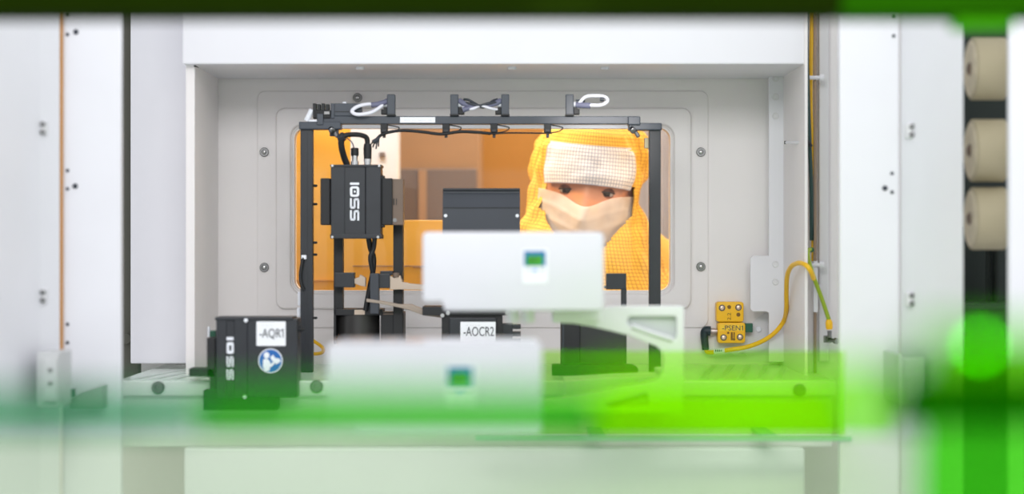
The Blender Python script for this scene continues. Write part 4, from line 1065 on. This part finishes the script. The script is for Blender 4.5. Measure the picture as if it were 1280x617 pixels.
def local_obj(name, bm, m, parent, smooth=True):
    bmesh.ops.transform(bm, matrix=HM, verts=bm.verts)
    return obj(name, bm, m, parent, smooth, 70)
gaze = Vector((-.06, -1, -.13)).normalized()
for s in (-1, 1):
    c = Vector((s * .0315, -(face_y(s * .0315, 0) - .0065), 0))
    bm = bmesh.new(); bmesh.ops.create_uvsphere(bm, u_segments=28, v_segments=18, radius=.0122, matrix=Matrix.Translation(c)); e = local_obj('eye', bm, SCLERA, P)
    bm = bmesh.new(); prof = [(.0122 * math.cos(a) + .0003, .0122 * math.sin(a)) for a in [k * .60 / 6 for k in range(7)]]
    prof[0] = (prof[0][0], 0); lathe(bm, prof, c, gaze, 24); local_obj('iris', bm, IRIS, e)
    bm = bmesh.new(); grid = []
    for j in range(13):                                    # upper lid: a shell that comes down to the iris
        el = math.radians(8 + 75 * j / 12); row = []
        for i in range(21):
            az = math.radians(-80 + 160 * i / 20); e2 = el - math.radians(12) * (abs(az) / 1.4) ** 2 * (1 - j / 12)
            r = .0134
            row.append(bm.verts.new(c + Vector((math.sin(az) * math.cos(e2), -math.cos(az) * math.cos(e2), math.sin(e2))) * r))
        grid.append(row)
    for a, b in zip(grid, grid[1:]):
        for i in range(20): bm.faces.new((a[i], a[i + 1], b[i + 1], b[i]))
    bmesh.ops.solidify(bm, geom=list(bm.faces), thickness=.0012); local_obj('eyelid', bm, LIDM, P)
    bm = bmesh.new(); grid = []
    for j in range(9):
        el = math.radians(-24 - 60 * j / 8); row = []
        for i in range(21):
            az = math.radians(-80 + 160 * i / 20); e2 = el + math.radians(16) * (abs(az) / 1.4) ** 2 * (1 - j / 8)
            row.append(bm.verts.new(c + Vector((math.sin(az) * math.cos(e2), -math.cos(az) * math.cos(e2), math.sin(e2))) * .0133))
        grid.append(row)
    for a, b in zip(grid, grid[1:]):
        for i in range(20): bm.faces.new((a[i], a[i + 1], b[i + 1], b[i]))
    bmesh.ops.solidify(bm, geom=list(bm.faces), thickness=.0012); local_obj('eyelid', bm, LIDM, P)
    bm = bmesh.new()
    tube(bm, [c + Vector((math.sin(a) * math.cos(.1), -math.cos(a) * math.cos(.1), math.sin(math.radians(8 - 12 * (abs(a) / 1.4) ** 2)))) * .0139 for a in [-1.2 + 2.4 * k / 10 for k in range(11)]], .0011, 6, 3)
    local_obj('eyelashes', bm, HAIRM, P)
    bm = bmesh.new()
    pts = [(s * x, -(face_y(s * x, z) + .001), z) for x, z in ((.013, .0155), (.022, .0185), (.033, .0205), (.044, .019), (.053, .014))]
    tube(bm, pts, lambda t: .0042 - .0024 * t, 8, 6); local_obj('eyebrow', bm, HAIRM, P)

# mask
bm = bmesh.new(); NUm, NVm = 48, 30; grid = []
for j in range(NVm + 1):
    v = j / NVm; row = []
    for i in range(NUm + 1):
        u = -1 + 2 * i / NUm
        x = u * .079 * (1 - .06 * v * v)
        zt = -.003 - .019 * g2(u, .42) ; zb = -.112 + .03 * u * u
        z = zt + (zb - zt) * v
        base = .086 * max(0, 1 - (abs(x) / .0855) ** 2.2 - (abs(min(z + .0, 0)) / .17) ** 2) ** .5
        y = max(base + .006 + .028 * g2(x, .024) * g2(z + .040, .036), face_y(x, z) + .0035 if abs(x) < .055 and z > -.04 else 0)
        y += .005 * g2(x, .04) * g2(z + .075, .04)
        y += .0022 * (abs(((v * 4.2) % 1) - .5) * 2) ** 3 * (1 if .06 < v < .95 else 0) + .0008 * math.sin(u * 17 + v * 9)
        row.append(bm.verts.new((x, -y, z)))
    grid.append(row)
for a, b in zip(grid, grid[1:]):
    for i in range(NUm): bm.faces.new((a[i], a[i + 1], b[i + 1], b[i]))
bmesh.ops.solidify(bm, geom=list(bm.faces), thickness=.0012)
local_obj('face_mask', bm, MASKM, P)

# hood: rings from the shoulders to the crown, open in front of the eyes and mask
def grid_surface(bm, fn, nu, nv, skip=None, uvs=(1, 1), wrap=True):
    uv = bm.loops.layers.uv.new('UVMap'); rows = []
    for j in range(nv + 1):
        rows.append([bm.verts.new(fn(i / nu, j / nv)) for i in range(nu if wrap else nu + 1)])
    for j in range(nv):
        for i in range(nu):
            if skip and skip(i / nu, j / nv, (i + .5) / nu, (j + .5) / nv): continue
            i2 = (i + 1) % nu if wrap else i + 1
            f = bm.faces.new((rows[j][i], rows[j][i2], rows[j + 1][i2], rows[j + 1][i]))
            for lp, (a, b) in zip(f.loops, ((i, j), (i + 1, j), (i + 1, j + 1), (i, j + 1))): lp[uv].uv = (a / nu * uvs[0], b / nv * uvs[1])
    loose = [v for v in bm.verts if not v.link_faces]
    bmesh.ops.delete(bm, geom=loose, context='VERTS')
def hood_r(a, z):
    """Horizontal radius and centre shift of the hood at height z; a = angle from the front."""
    T = ((-.15, .150, .150), (-.12, .128, .132), (-.08, .104, .119), (-.045, .090, .114), (-.018, .083, .113), (.0, .084, .114), (.03, .090, .116), (.06, .088, .114), (.09, .075, .098), (.115, .050, .068), (.13, .022, .03), (.1346, .0, .0))
    for A_, B_ in zip(T, T[1:]):
        if z <= B_[0] or B_ is T[-1]: break
    t = (z - A_[0]) / (B_[0] - A_[0]); t = t * t * (3 - 2 * t) if abs(z) < .07 else t
    rx, ry = A_[1] + (B_[1] - A_[1]) * t, A_[2] + (B_[2] - A_[2]) * t
    w = .0040 * math.sin(a * 7 + z * 40) + .0038 * math.sin(a * 13 - z * 70) + .005 * math.sin(a * 3 + z * 25) + .003 * math.sin(a * 21 + z * 55)
    w *= min(1, max(0, (abs(a) - .5) / .6)) 
    return rx + w, ry + w
def hood(u, v):
    a = (u - .5) * 2 * math.pi; z = -.15 + (.1345 + .15) * v
    rx, ry = hood_r(a, z)
    return HM @ Vector((math.sin(a) * rx, -math.cos(a) * ry * (1.0 if abs(a) < 1.57 else .98) + .008, z))
zv = lambda z: (z + .15) / .2845
def skiph(u0, v0, u, v):
    a = abs((u - .5) * 2 * math.pi); z = -.15 + .2845 * v
    return a < 1.2 and math.sin(a) * hood_r(a, z)[0] < .0745 - .75 * max(0, -.032 - z) and -.098 < z < .0135
bm = bmesh.new(); grid_surface(bm, hood, 160, 96, skiph, (.62, .2845))
bmesh.ops.solidify(bm, geom=list(bm.faces), thickness=-.0015)
obj('hood', bm, HOODM, P, True, 80)
# forehead band
def band(u, v):
    a = (u - .5) * 1.8; z = .0125 + .062 * v - .006 * (1 - v) * (a / .9) ** 2
    rx, ry = hood_r(a, max(z, .0))
    return HM @ Vector((math.sin(a) * (rx + .0025), -math.cos(a) * (ry + .0025) + .008, z))
bm = bmesh.new(); grid_surface(bm, band, 48, 20, None, (.18, .062), False)
bmesh.ops.solidify(bm, geom=list(bm.faces), thickness=.0015)
obj('hood_band', bm, BANDM, P, True, 80)['label'] = 'whitish gridded forehead band'
# suit: larger skin of the same skeleton without hands
V2 = [Vector(v) for v in V]; R2 = [((r[0] + .022, r[1] + .022) if isinstance(r, tuple) else r + .014) for r in Rr]
R2[4] = (.115, .10); R2[5] = (.085, .085)
V2[5] = Vector((HC.x, 3.40, 1.44))
keep = [i for i in range(len(V2))]
bm = skin_mesh(V2, E, R2)
uvl = bm.loops.layers.uv.new('UVMap')
off = Vector(P.location)
for f in bm.faces:
    for lp in f.loops:
        c = lp.vert.co; lp[uvl].uv = (c.x + .5 * c.y + 3, c.z)
for v in bm.verts:
    c = v.co; n = Vector((math.sin(c.z * 45 + c.x * 20), math.sin(c.x * 37 + c.z * 12), math.sin(c.y * 30 + c.x * 25)))
    v.co = c + n * .006
obj('coverall', bm, HOODM, P, True, 80)
# hands in gloves are part of the body; shoes
for s in (-1, 1):
    bm = bmesh.new(); x = bx + s * .112
    box(bm, x - .05, x + .05, 3.46, 3.74, 0, .075, .025, 4); obj('overshoe', bm, GLOVE, P, True)

# ------------------------------------------------------------------ light
w = bpy.data.worlds.new('World'); sc.world = w; w.use_nodes = True
w.node_tree.nodes['Background'].inputs['Color'].default_value = (0.95, 0.97, 1.0, 1)
w.node_tree.nodes['Background'].inputs['Strength'].default_value = 0.98
def area(name, loc, target, size, power, color=(1, 1, 1), sy=None):
    l = bpy.data.lights.new(name, 'AREA'); l.energy = power; l.color = color; l.size = size
    if sy: l.shape = 'RECTANGLE'; l.size_y = sy
    o = bpy.data.objects.new(name, l); COL.objects.link(o); o.location = loc
    o.rotation_euler = (Vector(target) - Vector(loc)).to_track_quat('-Z', 'Y').to_euler()
    return o
area('machine_fill', (0, .6, 2.25), (0, 3.0, 1.4), 1.4, 18, (1, .99, 1.0), .5)  # unseen overhead fill, added to brighten the recess and the window
AMB = (1.0, .56, .08)
area('room_fill', (0, 4.0, 2.55), (0, 4.0, 1.0), 1.4, 26, (1, .94, .84), .8)  # unseen neutral fill added under the cleanroom ceiling
area('room_fill', (-.25, 3.17, 2.0), (-.23, 3.5, 1.5), .4, 3.4, (.80, .92, 1.0), .06)  # unseen cool fill added to whiten the column
def spot(name, loc, target, power, deg, color, blend=.4, r=.05):
    l = bpy.data.lights.new(name, 'SPOT'); l.energy = power; l.spot_size = math.radians(deg); l.spot_blend = blend; l.shadow_soft_size = r; l.color = color
    o = bpy.data.objects.new(name, l); COL.objects.link(o); o.location = loc
    o.rotation_euler = (Vector(target) - Vector(loc)).to_track_quat('-Z', 'Y').to_euler()
spot('amber_spot', (-.45, 3.18, 1.75), (.10, 3.3, 1.46), 9.5, 40, AMB)
spot('amber_spot', (.75, 3.20, 1.80), (.15, 3.3, 1.46), 8.5, 40, AMB)
spot('face_fill_spot', (.12, 1.3, 1.98), (.125, 3.24, 1.452), 95, 5.6, (1, .95, .92), .5, .03)  # unseen white fill added to lift the face and mask
area('room_fill', (.42, 3.72, 2.25), (.33, 3.95, 1.5), .3, 6, (.85, .92, 1.0), .1)  # unseen cool fill added to whiten the curtain
l = bpy.data.lights.new('forehead_spot', 'SPOT'); l.energy = 85; l.spot_size = math.radians(2.3); l.spot_blend = .35; l.shadow_soft_size = .01  # unseen narrow spot beside the camera, added for the white forehead patch
o = bpy.data.objects.new('forehead_spot', l); COL.objects.link(o); o.location = (-.05, -.2, 1.60)
o.rotation_euler = (Vector((.125, 3.23, 1.525)) - o.location).to_track_quat('-Z', 'Y').to_euler()

# ------------------------------------------------------------------ camera
cam = bpy.data.cameras.new('camera'); co = bpy.data.objects.new('camera', cam); COL.objects.link(co)
co.location = (0, 0, CZ); co.rotation_euler = (math.radians(90), 0, 0)
cam.sensor_width = 36; cam.lens = 72; cam.clip_start = .02
cam.dof.use_dof = True; cam.dof.focus_distance = 3.02; cam.dof.aperture_fstop = 0.072 / 0.035
sc.camera = co
sc.view_settings.view_transform = 'Standard'; sc.view_settings.look = 'None'
sc.view_settings.exposure = 0.19; sc.view_settings.gamma = 1.0; sc.view_settings.use_curve_mapping = False
sc.cycles.use_denoising = True
sc.cycles.max_bounces = 10; sc.cycles.transparent_max_bounces = 16
